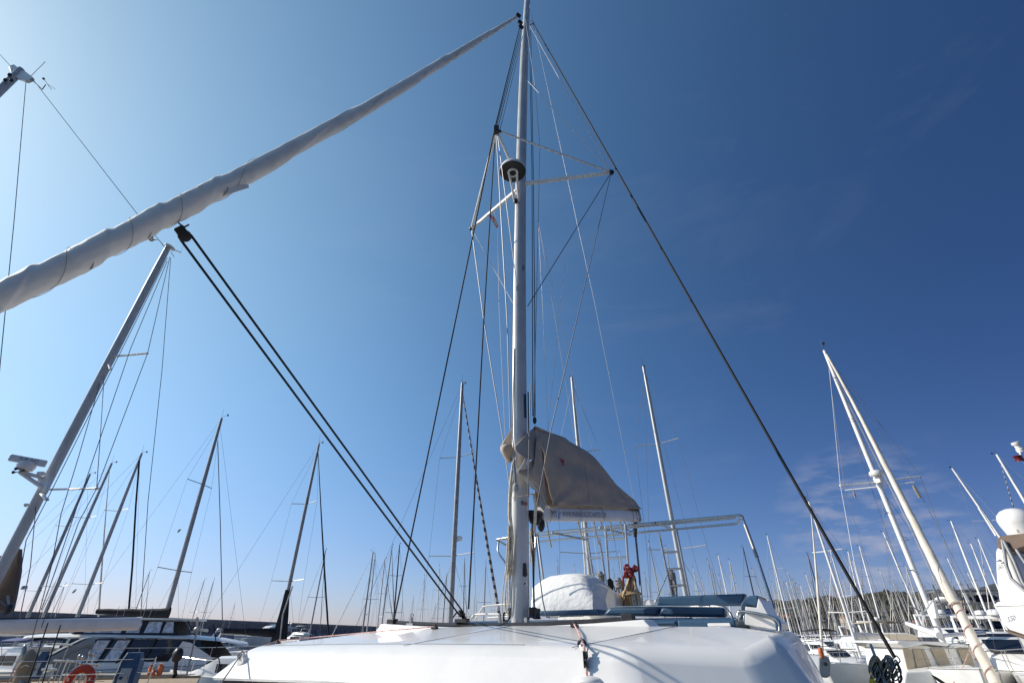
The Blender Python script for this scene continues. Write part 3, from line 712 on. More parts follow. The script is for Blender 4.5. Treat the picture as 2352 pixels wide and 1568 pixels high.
# starboard cap shroud: black covered, ends at the starboard chain plate
line('cap_shroud', [mh, P(2054, 1508, 5.1)], .018, m_ropek)
line('cap_shroud', [P(1194, 62, 6.4), tF + Vector((-.03, 0, .05)), P(1085, 548, 6.75), P(903, 1432, 8.7)], .013, m_ropek)
for k, (a0, a1, b0) in enumerate((((1197, 66), (1139, 297), 1), ((1199, 72), (1143, 297), 1), ((1200, 84), (1148, 300), 1))):
    line('stay', [P(a0[0], a0[1], 6.4), P(a1[0], a1[1], 5.42)], .007, m_wire if k == 2 else m_ropek)
line('halyard', [P(1136, 330, 5.5), P(1111, 738, 5.9), P(1076, 1398, 6.15)], .010, m_ropek)
line('inner_stay', [P(1140, 310, 5.4), P(1165, 738, 5.8), P(1172, 985, 6.2)], .008, m_wirel)
line('diamond_stay', [P(1143, 310, 5.4), P(1170, 520, 5.9), P(1188, 664, 6.45)], .007, m_wirel)
line('lower_shroud', [tL, P(1112, 740, 7.9), P(1156, 1010, 7.8), P(1195, 1290, 7.7)], .010, m_wirel)
line('diamond_stay', [tL, P(1184, 706, 6.6)], .008, m_wirel)
line('diamond_stay', [tR, P(1212, 703, 6.6)], .008, m_wire)
line('lower_shroud', [tR, P(1266, 985, 5.85), P(1233, 1160, 6.0)], .006, m_wire)
line('upper_shroud', [P(1217, 60, 6.6), P(1313, 232, 6.5), tR], .007, m_wirel)
line('upper_shroud', [P(1213, 187, 6.6), P(1300, 282, 6.5), tR], .007, m_wirel)
boomE = P(1462, 1176, 9.6)
line('topping_lift', [P(1216, 12, 6.9), P(1290, 350, 7.7), P(1365, 692, 8.5), boomE], .004, m_wirel)
line('halyard', [P(1207, 45, 6.6), P(1229, 200, 6.6), P(1240, 335, 6.6), P(1236, 520, 6.6), P(1226, 960, 6.6)], .007, m_wirel)
for x0, x1 in ((1216, 1224), (1219, 1229)):
    line('halyard', [P(x0, 70, 6.7), P(x0 + 6, 400, 6.7), P(x1 - 1, 700, 6.65), P(x1, 955, 6.6)], .0075, m_ropek)
line('halyard', [P(1213, 900, 6.6), P(1214, 985, 6.6), P(1214, 1140, 6.62)], .010, m_ropek)
line('halyard', [P(1181, 800, 6.42), P(1177, 1000, 6.40), P(1184, 1070, 6.36)], .007, m_ropeg)
g = MB(); g.blob(P(1228, 965, 6.58), .03, .03, .06, 10, 8); g.torus(P(1228, 983, 6.58), .02, .006, RX, 12, 6); g.build('halyard_block', m_plast, cat, smooth=True)
for pts in ([(1236, 505, 6.7), (1247, 720, 7.0), (1258, 990, 7.2)], [(1236, 505, 6.7), (1268, 690, 7.3), (1322, 1020, 7.9)], [(1299, 590, 7.2), (1280, 770, 7.2), (1258, 990, 7.2)], [(1236, 505, 6.7), (1300, 800, 7.9), (1366, 1052, 8.4)]):
    line('lazy_jack', [P(*p) for p in pts], .003, m_wirel)
line('running_stay', [P(1222, 1205, 6.7), P(1227, 1398, 6.55)], .011, m_ropek)
line('control_line', [P(1230, 1224, 6.7), P(1240, 1325, 6.8), P(1247, 1380, 6.85), P(1255, 1416, 6.9), P(1262, 1417, 6.9), P(1300, 1414, 6.4), P(1340, 1413, 6.2)], .008, m_ropeg)
line('tape', [P(1219, 880, 6.3), P(1214, 1060, 6.1), P(1213, 1200, 6.05), P(1213, 1330, 6.2), P(1215, 1415, 6.3)], .006, m_wire)

# ---- furled genoa
gp = [(-420, 905), (-200, 790), (0, 685), (170, 601), (350, 509), (520, 424), (700, 327), (900, 214), (1100, 92), (1186, 40)]
gw = [56, 66, 70, 66, 60, 50, 38, 27, 15, 7]
cp_ = []; rr_ = []
for (x, y), w in zip(gp, gw):
    q = PU(x, y, 0); d = (q - Vector((0, 0, EYE))); dc = d.dot(Vector((0, math.cos(PITCH), math.sin(PITCH)))); cp_.append(q); rr_.append(w)
def prj(p):
    c = p - Vector((0, 0, EYE)); z_ = c.y * math.cos(PITCH) + c.z * math.sin(PITCH); return Vector((1176 + FPX * c.x / z_, 784 - FPX * (-c.y * math.sin(PITCH) + c.z * math.cos(PITCH)) / z_))
for i, q in enumerate(cp_):
    tq = (cp_[min(i + 1, len(cp_) - 1)] - cp_[max(i - 1, 0)]).normalized(); vq = (q - Vector((0, 0, EYE))).normalized(); nq = tq.cross(vq).normalized()
    t2 = (prj(q + tq * .01) - prj(q)).normalized(); d2 = prj(q + nq * .01) - prj(q); perp = abs(d2.x * t2.y - d2.y * t2.x) / .01
    rr_[i] = rr_[i] / 2 / perp
cpts = catmull(cp_, 14); rad = []
for i in range(len(cpts)):
    t = i / 14; k = min(int(t), len(rr_) - 2); rad.append(rr_[k] * (1 - (t - k)) + rr_[k + 1] * (t - k))
def gfn(t, a):
    ph = (a / (2 * math.pi) + t * 9.0 + .35 * math.sin(t * 14)) % 1
    lip = .20 * (ph - .5) if ph > .05 else .20 * (.5 - ph / .05)
    return 1 + lip + .05 * noise.noise(Vector((t * 26, math.cos(a) * 1.4, math.sin(a) * 1.4))) + .03 * noise.noise(Vector((t * 90, math.cos(a) * 3, math.sin(a) * 3))) + .014 * math.sin(ph * 19 + t * 70)
dense = []; drad = []
for i in range(len(cpts) - 1):
    for k in range(3):
        dense.append(cpts[i].lerp(cpts[i + 1], k / 3)); drad.append(rad[i] * (1 - k / 3) + rad[i + 1] * k / 3)
g = MB(); g.tube(dense, drad, 44, rfn=gfn); gen = g.build('furled_genoa', m_sail, cat, smooth=True)
# leech tape following the lip of the roll
tt = MB(); sp_ = []
N_ = len(dense); x_ = None
t0 = (dense[1] - dense[0]).normalized(); x_ = Vector((0, 0, 1)).cross(t0).normalized()
prev = []
for i, p in enumerate(dense):
    t = (dense[min(i + 1, N_ - 1)] - dense[max(i - 1, 0)]).normalized(); x_ = (x_ - t * x_.dot(t)).normalized(); y_ = t.cross(x_)
    tp = i / (N_ - 1)
    a_ = -2 * math.pi * (tp * 9.0 + .35 * math.sin(tp * 14) - .0)
    for off, r_ in ((0, 1),):
        sp_.append(p + (x_ * math.cos(a_) + y_ * math.sin(a_)) * drad[i] * 1.055)
tt.tube(sp_, [max(.001, r_ * .022) for r_ in drad], 5); tt.build('leech_tape', m_leech, gen, smooth=True)
# clew patch with its little fold, lashing cord
c0 = PU(505, 440, 0)
g = MB(); cg = PU(515, 428, 0); toc = (Vector((0, 0, EYE)) - cg).normalized()
fl = [PU(x, y, 0) + toc * .085 for x, y in ((455, 428), (500, 424), (520, 424), (545, 424), (568, 424), (571, 431), (556, 436), (524, 446), (517, 448), (514, 436), (470, 440))]
g.add(fl, [tuple(range(len(fl)))]); g.build('clew_patch', m_sail, gen, solid=.006)
fl = [PU(x, y, 0) + toc * .092 for x, y in ((508, 424), (514, 427), (524, 431), (522, 438), (513, 449), (515, 440), (518, 434))]
g = MB(); g.tube(fl[1:6], .004, 5); g.build('clew_hem', m_leech, gen)
for x, y0_, y1_ in ((352, 480, 548), (222, 553, 618)):
    g = MB(); g.tube(catmull([PU(x - 6, y0_, 0) + toc * .03, PU(x, (y0_ + y1_) / 2 - 8, 0) + toc * .09, PU(x - 5, y1_ - 8, 0) + toc * .06, PU(x - 22, y1_ + 2, 0)], 5), .004, 5); g.build('lashing', m_leech, gen)
g = MB(); k0 = PU(349, 549, 0); 
for i in range(5):
    d = Vector((rnd.uniform(-1, 1), rnd.uniform(-1, 1), rnd.uniform(-1, 1))); g.torus(k0 + d * .008, .014, .003, d + Vector((.1, .1, .1)), 10, 5)
g.tube([k0, PU(362, 551, 0)], .003, 5); g.build('knot', m_leech, gen)
bw_ = B(0, -6.3, -.92); line('forestay', [cp_[0], bw_], .008, m_steel)
g = MB(); g.lathe([(.03, -.08), (.11, -.07), (.11, -.055), (.04, -.05), (.04, .05), (.11, .055), (.11, .07), (.03, .08)], bw_.lerp(cp_[0], .22), 18, ax=(cp_[0] - bw_)); g.build('furler_drum', m_plast, cat, smooth=True)
# jib sheet: two black parts from the clew block to the track car
cb = PU(420, 536, 0); tb = PV(1062, 1412, -.45)
g = MB(); sdir = (tb - cb).normalized(); side = sdir.cross(toc).normalized()
g.obox(cb, sdir * .055, side * .035, toc * .02); g.lathe([(.012, -.025), (.045, -.022), (.045, .022), (.012, .025)], cb + sdir * .02, 16, ax=toc); clb = g.build('clew_block', m_plast, cat, bevel=.008)
g = MB()
for s_ in (-1, 1): g.tube([PU(410 + 12 * (s_ + 1), 514 + 2 * s_, 0), cb + side * .032 * s_ - sdir * .03], .006, 6)
g.build('clew_strap', m_ropek, cat)
for s_ in (-1, 1):
    line('jib_sheet', [cb + side * .038 * s_ + sdir * .03, (cb + side * .036 * s_).lerp(tb, .5) + side * .034 * s_ * .55, tb + side * .026 * s_ - sdir * (.05 if s_ > 0 else -.02)], .0095, m_ropek)
g = MB(); g.obox(tb, sdir * .06, side * .022, toc * .022); g.lathe([(.01, -.022), (.036, -.02), (.036, .02), (.01, .022)], tb - sdir * .03, 14, ax=toc); g.build('car_block', m_plast, cat, bevel=.008)
g = MB(); g.tube(catmull([tb - sdir * .06, PV(1049, 1406, -.47), PV(1040, 1418, -.47)], 5), .009, 6); g.torus(tb - sdir * .055, .022, .011, side, 12, 6); g.build('knot', m_ropek, cat, smooth=True)
g = MB(); g.obox(tb + Vector((0, 0, -.055)), RX * .09, AX * .035, Vector((0, 0, .022))); g.build('track_car', m_black, cat, bevel=.008)

# ---- boom and sail bag
bA = P(1240, 1180, 6.75); bB = P(1461, 1184.5, 9.6); bdir = (bB - bA).normalized(); bn = Vector((bdir.y, -bdir.x, 0)).normalized(); bu = bn.cross(bdir).normalized()
if bu.z < 0: bu = -bu
g = MB(); rb = []
for s_ in (0, 1):
    c = bA.lerp(bB, s_); k = 1 - .28 * s_ * 0
    rb.append([c + bn * (.065 * math.copysign(abs(math.cos(q)) ** .6, math.cos(q))) + bu * ((.093 + .012 * s_) * math.copysign(abs(math.sin(q)) ** .6, math.sin(q))) for q in [2 * math.pi * i / 24 for i in range(24)]])
g.loft(rb); boom = g.build('boom', m_mastw, cat, smooth=True)
g = MB(); g.obox(bB + bdir * .03, bdir * .07, bn * .075, bu * .118); g.build('boom_end', m_alud, boom, bevel=.04)
blen = (bB - bA).length
def bs(px):          # boom parameter of a picture column
    best = min(range(400), key=lambda i: abs((lambda v: 1176 + FPX * v.x / (v.y * math.cos(PITCH) + (v.z - EYE) * math.sin(PITCH)))(bA.lerp(bB, i / 400)) - px)); return best / 400
def btext(s, x0, x1, size, m, nm, v=0):
    s0, s1 = bs(x0) * blen, bs(x1) * blen
    g = MB(); tmp = MB(); w = text(tmp, s, size, lambda x, y: Vector((x, y, 0))); k = (s1 - s0) / w
    g = MB(); text(g, s, size, lambda x, y: bA + bdir * (s0 + x * k) + bu * (y - size * .35 + v) + bn * .0685); return g.build(nm, m, boom)
btext('MY', 1257, 1270, .135, m_ink, 'lettering')
g = MB(); c = bA + bdir * (bs(1273) * blen) + bn * .0685
g.add([c + bdir * x + bu * y for x, y in ((-.03, -.06), (.02, -.075), (.045, -.02), (.10, .03), (.03, .012), (.06, .065), (.0, .02), (-.005, -.03))], [tuple(range(8))]); g.build('logo', m_logo, boom)
btext('WWW.MARINAYACHTCHARTER.COM', 1282, 1384, .115, m_inkg, 'lettering')
for px in (1254.5, 1326, 1378, 1447, 1455):
    s_ = bs(px) * blen; c = bA + bdir * s_
    g = MB(); pts = [c + bn * (.074 * math.copysign(abs(math.cos(q)) ** .6, math.cos(q))) + bu * (.112 * math.copysign(abs(math.sin(q)) ** .6, math.sin(q))) for q in [2 * math.pi * i / 24 for i in range(25)]]
    g.tube(pts, (.006, .004), 4); g.build('strap', m_ropew if px < 1400 else m_alud, boom)
for px, l_ in ((1254, .33), (1326, .25), (1378, .14), (1422, .28), (1398, .3), (1362, .35)):
    c = bA + bdir * (bs(px) * blen) - bu * .1; g = MB(); g.tube([c, c + Vector((.02, .02, -l_ * .5)), c + Vector((.05, .02, -l_))], (.012, .005), 5); g.build('strap_tail', m_ropew, boom)
g = MB(); g.tube([bA - bdir * .25, bA], .05, 10); g.blob(bA - bdir * .13 - Vector((0, 0, .05)), .09, .07, .1, 12, 8); g.blob(bA + bdir * .02 + Vector((0, 0, -.13)), .055, .05, .1, 12, 8); g.build('gooseneck', m_plast, boom, smooth=True)
g = MB(); g.tube([P(1459.5, 1196, 9.6), P(1459, 1232, 9.7)], .035, 8); g.tube([P(1459, 1230, 9.7), P(1466, 1300, 9.9), P(1473, 1390, 10)], .012, 6); g.build('mainsheet', m_ropek, boom)
g = MB(); g.tube(catmull([P(1434, 1196, 9.3), P(1438, 1212, 9.3), P(1450, 1220, 9.4), P(1456, 1212, 9.5), P(1456, 1198, 9.6)], 5), .008, 5); g.build('reef_line', m_ropek, boom, smooth=True)

topp = [(1228, 979), (1258, 992), (1290, 1006), (1323, 1023), (1347, 1037), (1366, 1053), (1390, 1081), (1415, 1114), (1435, 1131), (1452, 1146), (1460, 1158)]
def yb(px): return 6.75 + (9.6 - 6.75) * max(0, (px - 1240)) / 221.0
tops = [(x, y) for x, y in topp]
def topy(px):
    for i in range(len(tops) - 1):
        if tops[i][0] <= px <= tops[i + 1][0]:
            t = (px - tops[i][0]) / (tops[i + 1][0] - tops[i][0]); return tops[i][1] * (1 - t) + tops[i + 1][1] * t
    return tops[-1][1]
def colY(px): 
    s_ = min(max((px - 1240) / 221.0, -.1), 1); b = bA.lerp(bB, s_); return b.y
Cx, Cy = 46, 22
def bagpt(i, j, side_):
    t = i / Cx; u = j / Cy
    px = 1228 + (1460 - 1228) * t
    pb = 1250 + (1459 - 1250) * t
    # find boom parameters
    sT = min(max((px - 1240) / 221, -.06), 1) ** 1.0; 
    T_ = P(px, topy(px), yb(px)); Bm_ = P(pb, 1163 + 8 * t, yb(pb))
    q = Bm_.lerp(T_, u)
    w = .135 * (1 - u ** 1.7) ** .8 + .015
    w *= (.75 + .5 * math.sin(math.pi * min(1, t * 1.3 + .1)))
    w += (.032 + .045 * math.exp(-t * 5)) * noise.noise(Vector((t * 6, u * 4, side_))) + .012 * noise.noise(Vector((t * 16 - u * 6, u * 3 + 5, side_ * 2)))
    # diagonal creases radiating from the tack
    w += .026 * math.sin((math.atan2(u + .05, t + .02)) * 11) * math.exp(-2.0 * (t + u * .4))
    return q + bn * w * side_
for side_, nm in ((1, 'sail_bag'), (-1, 'sail_bag_far_side')):
    g = MB(); g.loft([[bagpt(i, j, side_) for j in range(Cy + 1)] for i in range(Cx + 1)], closed=False, cap=False)
    if side_ == 1: bag = g.build('sail_bag', m_bag, cat, smooth=True, solid=.006)
    else: g.build('port_panel', m_bag, bag, smooth=True, solid=.006)
g = MB(); g.tube([bagpt(i, Cy, 0) for i in range(Cx + 1)], .012, 6); g.build('zip', m_bag, bag, smooth=True)
g = MB(); g.loft([[bagpt(Cx, j, 1), bagpt(Cx, j, 0) + bdir * .05, bagpt(Cx, j, -1)] for j in range(Cy + 1)], closed=False, cap=False); g.build('end_panel', m_bag, bag, smooth=True)
# crown mark
def bagsurf(x, y, off=.022):
    if not hasattr(bagsurf, 'bv'):
        V = [bagpt(i, j, 1) for i in range(Cx + 1) for j in range(Cy + 1)]
        bagsurf.bv = BVHTree.FromPolygons([tuple(v) for v in V], [(i * (Cy + 1) + j, i * (Cy + 1) + j + 1, (i + 1) * (Cy + 1) + j + 1, (i + 1) * (Cy + 1) + j) for i in range(Cx) for j in range(Cy)])
    h = bagsurf.bv.ray_cast(Vector((0, 0, EYE)), ray(x, y).normalized())
    return (h[0] if h[0] is not None else P(x, y, yb(x))) - ray(x, y).normalized() * off
cx_ = lambda x, y: bagsurf(1102.5 + x / 5.12, 918.7 + y / 5.12)
g = MB()
for poly in ([(965, 745), (992, 752), (996, 765), (968, 762)], [(960, 740), (948, 700), (930, 672), (955, 695), (962, 712), (965, 680), (972, 712), (985, 690), (990, 742)]):
    g.add([cx_(*p) for p in poly], [tuple(range(len(poly)))])
g.build('crown_mark', m_redink, bag, solid=.002)
# seams
for ps in ([(1334, 1034), (1342, 1070), (1348, 1105), (1352, 1135), (1354, 1160)], [(1412, 1116), (1424, 1132), (1434, 1146), (1442, 1160)]):
    g = MB(); g.tube(catmull([bagsurf(x, y, .012) for x, y in ps], 6), .0025, 4); g.build('stitching', m_brown, bag)
# collar flaps round the mast
def sheet(name, rows, m, parent=bag, solid=.008, n=5):
    rs = [catmull([P(*p) for p in r_], n) for r_ in rows]
    cols_ = [catmull([r_[k] for r_ in rs], n) for k in range(len(rs[0]))]
    g = MB(); g.loft(cols_, closed=False, cap=False); return g.build(name, m, parent, smooth=True, solid=solid)
sheet('collar_flap', [[(1229, 979, 6.72), (1206, 1000, 6.35), (1181, 1027, 6.18)], [(1234, 1010, 6.65), (1212, 1030, 6.28), (1186, 1036, 6.15)], [(1238, 1045, 6.6), (1222, 1055, 6.3), (1205, 1051, 6.15)]], m_bag)
sheet('collar_lining', [[(1232, 1042, 6.62), (1218, 1060, 6.3), (1206, 1053, 6.16)], [(1236, 1062, 6.6), (1212, 1066, 6.28), (1196, 1073, 6.16)], [(1238, 1076, 6.6), (1215, 1074, 6.3), (1187, 1081, 6.2)]], m_lining)
sheet('collar_flap', [[(1240, 1000, 6.66), (1246, 1060, 6.60), (1256, 1163, 6.66)], [(1232, 1010, 6.5), (1232, 1060, 6.36), (1250, 1150, 6.5)], [(1236, 1045, 6.5), (1222, 1085, 6.3), (1236, 1120, 6.4)], [(1238, 1070, 6.5), (1189, 1083, 6.18), (1224, 1104, 6.35)]], m_bag)
sheet('collar_lining', [[(1191, 1086, 6.2), (1207, 1092, 6.25), (1232, 1106, 6.4)], [(1205, 1101, 6.28), (1217, 1110, 6.35), (1236, 1124, 6.45)], [(1222, 1122, 6.4), (1230, 1126, 6.45), (1238, 1134, 6.5)]], m_lining)
sheet('tack_flap', [[(1236, 1122, 6.5), (1246, 1136, 6.5), (1253, 1136, 6.55)], [(1240, 1140, 6.5), (1247, 1150, 6.5), (1252, 1162, 6.55)], [(1237, 1162, 6.5), (1243, 1166, 6.5), (1248, 1172, 6.55)]], m_greyc)
g = MB(); rc_ = []
for t in range(9):
    k = t / 8; th = R(-60) + k * R(250)
    rad_ = .075 - .01 * k
    rc_.append((math.cos(th) * rad_, math.sin(th) * rad_))
ctop = P(1176, 984, 6.62); cmid = P(1163, 1022, 6.5)
sheet('collar_flap', [[(1176, 983, 6.75), (1175, 1010, 6.72), (1176, 1030, 6.7)], [(1163, 1003, 6.62), (1158, 1020, 6.5), (1170, 1040, 6.55)], [(1151, 1022, 6.5), (1150, 1034, 6.45), (1160, 1052, 6.5)], [(1153, 1024, 6.38), (1156, 1036, 6.34), (1171, 1063, 6.45)], [(1166, 1020, 6.36), (1168, 1034, 6.36), (1172, 1050, 6.42)], [(1177, 1022, 6.4), (1177, 1034, 6.4), (1177, 1052, 6.45)]], m_bag)
sheet('collar_lining', [[(1154, 1022, 6.46), (1153, 1034, 6.44), (1158, 1046, 6.46)], [(1163, 1020, 6.42), (1166, 1036, 6.42), (1168, 1054, 6.44)], [(1176, 1024, 6.46), (1176, 1040, 6.46), (1173, 1062, 6.46)]], m_lining)
line('collar_strap', [P(1178, 1143, 6.25), P(1198, 1138, 6.15), P(1222, 1134, 6.3), P(1228, 1135, 6.4)], (.014, .004), m_ropew, bag)
line('collar_strap', [P(1226, 1134, 6.35), P(1231, 1160, 6.35), P(1229, 1195, 6.4), P(1227, 1222, 6.45)], (.02, .004), m_ropew, bag)
line('turnbuckle', [P(1181, 1055, 6.3), P(1181, 1075, 6.28)], .013, m_steel, cat)
line('turnbuckle', [P(1182, 1075, 6.28), P(1184, 1112, 6.26)], .018, m_steel, cat)
g = MB(); g.blob(P(1184, 1120, 6.25), .04, .04, .065, 12, 8); g.build('mast_float', m_greyc, cat, smooth=True)
line('tang', [P(1184, 1128, 6.26), P(1183, 1150, 6.3)], .012, m_steel, cat)

# ---- bimini frame
bz = 1.75
bim = {}
def tub(name, pts, r=.019, parent=cat, m=m_steel, n=10):
    if name == 'port_rail': m = m_alu
    
    g = MB(); g.tube(pts, r, n); return g.build(name, m, parent, smooth=True)
for a_, b_ in (((1205, 1226.5), (1700, 1182.5)), ((1231, 1231.5), (1690, 1188)), ((1160, 1250), (1692, 1202))):
    tub('bimini_bow', [PZ(*a_, bz), PZ(*b_, bz)], .020)
tub('bimini_bow', [PZ(1141, 1238.5, bz), PZ(1205, 1226.5, bz)], .020)
tub('bimini_bow', [PZ(1700, 1182.5, bz), PZ(1704, 1184, bz), PZ(1692, 1202, bz)], .02)
tub('bimini_bow', [PZ(1141, 1238.5, bz), PZ(1160, 1250, bz)], .02)
for a_, b_ in (((1267, 1222), (1346, 1239)), ((1376, 1211), (1449, 1228)), ((1505, 1200), (1554, 1218)), ((1146, 1238), (1190, 1238))):
    tub('cross_tube', [PZ(*a_, bz - .02), PZ(*b_, bz - .02)], .017)
lp = [PV(1704, 1184, 3.75), PV(1712, 1207, 3.75), PV(1739, 1280, 3.6), PV(1776, 1392, 3.2), PV(1778, 1412, 3.1)]
tub('bimini_post', lp, .022); tub('post_sleeve', [lp[0].lerp(lp[1], .9), lp[2]], .028, m=m_alud)
tub('bimini_post', catmull([PZ(1146, 1240, bz), PV(1144, 1266, 3.4), PV(1158, 1288, 3.4), PV(1172, 1310, 3.4), PV(1190, 1330, 3.3)], 4), .019)
tub('bimini_post', [PV(1234, 1226, 3.3), PV(1248, 1333, 3.1), PV(1254, 1400, 3)], .022)
tub('bimini_post', [PV(1230, 1226, 3.3), PV(1226, 1330, 3.0), PV(1222, 1400, 2.8)], .014)
tub('bimini_post', [PV(1460, 1228, 4.3), PV(1468, 1310, 4.2), PV(1476, 1395, 4.1)], .020)
def ladder(railA, railB, rungs, lab):
    o = MB(); parts = []
    for rl in (railA, railB): tub('ladder_rail', rl, .023, cat)
    for a_, b_ in rungs: tub('ladder_rung', [a_, b_], .019, cat)
v1 = 3.3
ladder(catmull([PV(1390, 1207, v1), PV(1396, 1285, v1), PV(1401, 1352, v1), PV(1405, 1368, v1), PV(1418, 1376, v1), PV(1447, 1377, v1)], 5), [PV(1436, 1202, v1), PV(1443, 1298, v1), PV(1447, 1395, v1)],
       [(PV(1392, 1238.5, v1), PV(1438, 1235, v1)), (PV(1396, 1282, v1), PV(1442, 1278.5, v1))], '')
v2 = 4.4
ladder([PV(1513.5, 1224, v2), PV(1528, 1295, v2), PV(1544, 1370, v2)], [PV(1554, 1218, v2), PV(1567, 1285, v2), PV(1584, 1370, v2)],
       [(PV(1522, 1268.5, v2), PV(1562, 1266, v2)), (PV(1530, 1307, v2), PV(1571, 1304.5, v2)), (PV(1540, 1345, v2), PV(1579, 1342.5, v2))], '')
v3 = 4.3
ladder([PV(1376, 1236, v3), PV(1383, 1280, v3), PV(1392, 1340, v3)], [PV(1350, 1240, v3), PV(1357, 1290, v3), PV(1366, 1345, v3)], [(PV(1356, 1282, v3), PV(1386, 1279, v3)), (PV(1361, 1318, v3), PV(1389, 1316, v3))], '')

# ---- flybridge mouldings, rails
g = MB(); pl = [(1712, 1392), (1738, 1395), (1742, 1373), (1748, 1380), (1762, 1407), (1775, 1418), (1788, 1430), (1788, 1446), (1711, 1434)]
g.prism([PV(x, y, .2) for x, y in pl], AX * .7); g.build('seat_moulding', m_gel, cat, bevel=.006)
g = MB(); g.box(-1.9, 2.38, .86, 3.5, -.3, .155, B); g.build('seat_base', m_gel, cat, bevel=.03)
g = MB(); g.box(-2.0, 2.43, -.15, .9, -.2, .062, B); g.build('lounge_base', m_gel, cat, bevel=.02)
g = MB(); g.prism([PV(1466, 1377, 4.2), PV(1508, 1377, 4.2), PV(1508, 1394, 4.2), PV(1466, 1394, 4.2)], AX * .4); g.build('aft_locker', m_gel, cat, bevel=.02)
g = MB(); g.prism([PV(1388, 1362, 2.4), PV(1398, 1356, 2.4), PV(1412, 1362, 2.4), PV(1414, 1395, 2.4), PV(1392, 1400, 2.4)], AX * .5); g.build('helm_pod', m_gel, cat, bevel=.03)
g = MB(); g.prism([PV(1411, 1373, 3.0), PV(1452, 1375, 3.0), PV(1452, 1394, 3.0), PV(1411, 1394, 3.0)], AX * .35); g.build('helm_backrest', m_cushion, cat, bevel=.03)
vh = .35
tub('grab_rail', catmull([PV(1420, 1393, .75), PV(1500, 1392, .72), PV(1590, 1392.5, .65), PV(1655, 1393, .5), PV(1672, 1402, .4), PV(1681, 1416, .35), PV(1685, 1431, .3)], 5), .014)
tub('grab_rail', catmull([PV(1695, 1431, .25), PV(1695, 1412, .25), PV(1700, 1403.5, .25), PV(1735, 1408, .1), PV(1771, 1415.5, -.1), PV(1787, 1424, -.25), PV(1791, 1436, -.3), PV(1791, 1449, -.32)], 5), .015)
tub('grab_rail', catmull([PV(1709, 1432, .3), PV(1710, 1415, .3), PV(1716, 1409, .3), PV(1740, 1413, .15), PV(1768, 1419, 0), PV(1781, 1428, -.15), PV(1784.5, 1438, -.25), PV(1785, 1450, -.3)], 5), .011)
g = MB(); g.box(2.15, 2.36, -.02, .2, .07, .10, B); g.build('hatch_frame', m_gel, cat, bevel=.01)
# port side rails (left of mast)
tub('port_rail', catmull([PV(1081, 1424, 1.2), PV(1087, 1414, 1.2), PV(1100, 1410, 1.2), PV(1176, 1410, 1.0)], 5), .014)
tub('port_rail', catmull([PV(1091, 1424, 1.9), PV(1108, 1396, 1.9), PV(1114, 1392, 1.9), PV(1150, 1388, 1.9), PV(1177, 1386.5, 1.8)], 5), .016)
tub('port_rail', [PV(1144, 1389, 1.9), PV(1140, 1412, 1.9)], .012)
tub('port_rail', [PV(1120, 1418, 1.4), PV(1177, 1414, 1.3)], .010)

def cushion(px, v, depth, label, shift=(0, 0), group='blue vinyl cushions on the flybridge', name='cushion', bev=.035):
    poly = [PV(x, y, v) for x, y in px]
    g = MB(); ext = AX * depth + RX * shift[0] + Vector((0, 0, shift[1]))
    g.prism(poly, ext)
    c = sum(poly, Vector()) / len(poly)
    o = g.build(name, m_cushion, None, bevel=bev)
    o.modifiers['b'].segments = 4
    tag(o, label, 'cushion', group); return o
cushion([(1508, 1369.5), (1712, 1362), (1709, 1372), (1702, 1390), (1508, 1390.5)], 2.6, .2, 'long blue bolster highest of the cushions, across the aft end of the sun lounge', bev=.05)
cushion([(1399, 1394), (1516, 1393.5), (1509, 1414.5), (1383, 1412.5)], .82, .2, 'left lower blue backrest cushion with slanted end, just behind the sun pad')
cushion([(1518.5, 1393.5), (1663, 1394), (1664, 1416.5), (1511, 1414.5)], .82, .2, 'right lower blue backrest cushion, partly in deep shadow under the chrome rail')
cushion([(1236, 1402), (1372, 1398), (1378, 1411), (1230, 1414)], .95, .3, 'narrow blue cushion strip in front of the white tarpaulin dome', bev=.02)
g = MB(); g.prism([B(-1.55, .06, .064), B(-1.55, .06, .122), B(-1.55, .80, .172), B(-1.55, .80, .064)], RX * 3.38); o = g.build('sun_pad', m_cushion, None, bevel=.03); tag(o, 'wide flat blue sun pad directly behind the mast foot', 'cushion', 'blue vinyl cushions on the flybridge')
g = MB(); g.prism([B(1.85, .02, .063), B(1.85, .02, .13), B(1.85, .78, .165), B(1.85, .78, .063)], RX * .55); o = g.build('sun_pad', m_cushion, None, bevel=.02); tag(o, 'small blue sun pad with a dark front edge at the right end of the lounge', 'cushion', 'blue vinyl cushions on the flybridge')
cushion([(1701, 1386), (1709, 1373), (1722, 1367), (1741, 1366), (1742, 1380), (1739, 1393), (1714, 1389), (1710, 1400), (1710, 1431), (1700, 1431)], .5, .55, 'curved blue seat cushion hooked over the white moulding at far right', bev=.02)
g = MB(); g.box(-1.35, -.15, -.1, .25, .06, .10, lambda u, v, z: B(u, v, z)); o = g.build('sun_pad', m_cushion, None, bevel=.015); tag(o, 'thin blue pad edge showing left of the mast by the jib car', 'cushion', 'blue vinyl cushions on the flybridge')

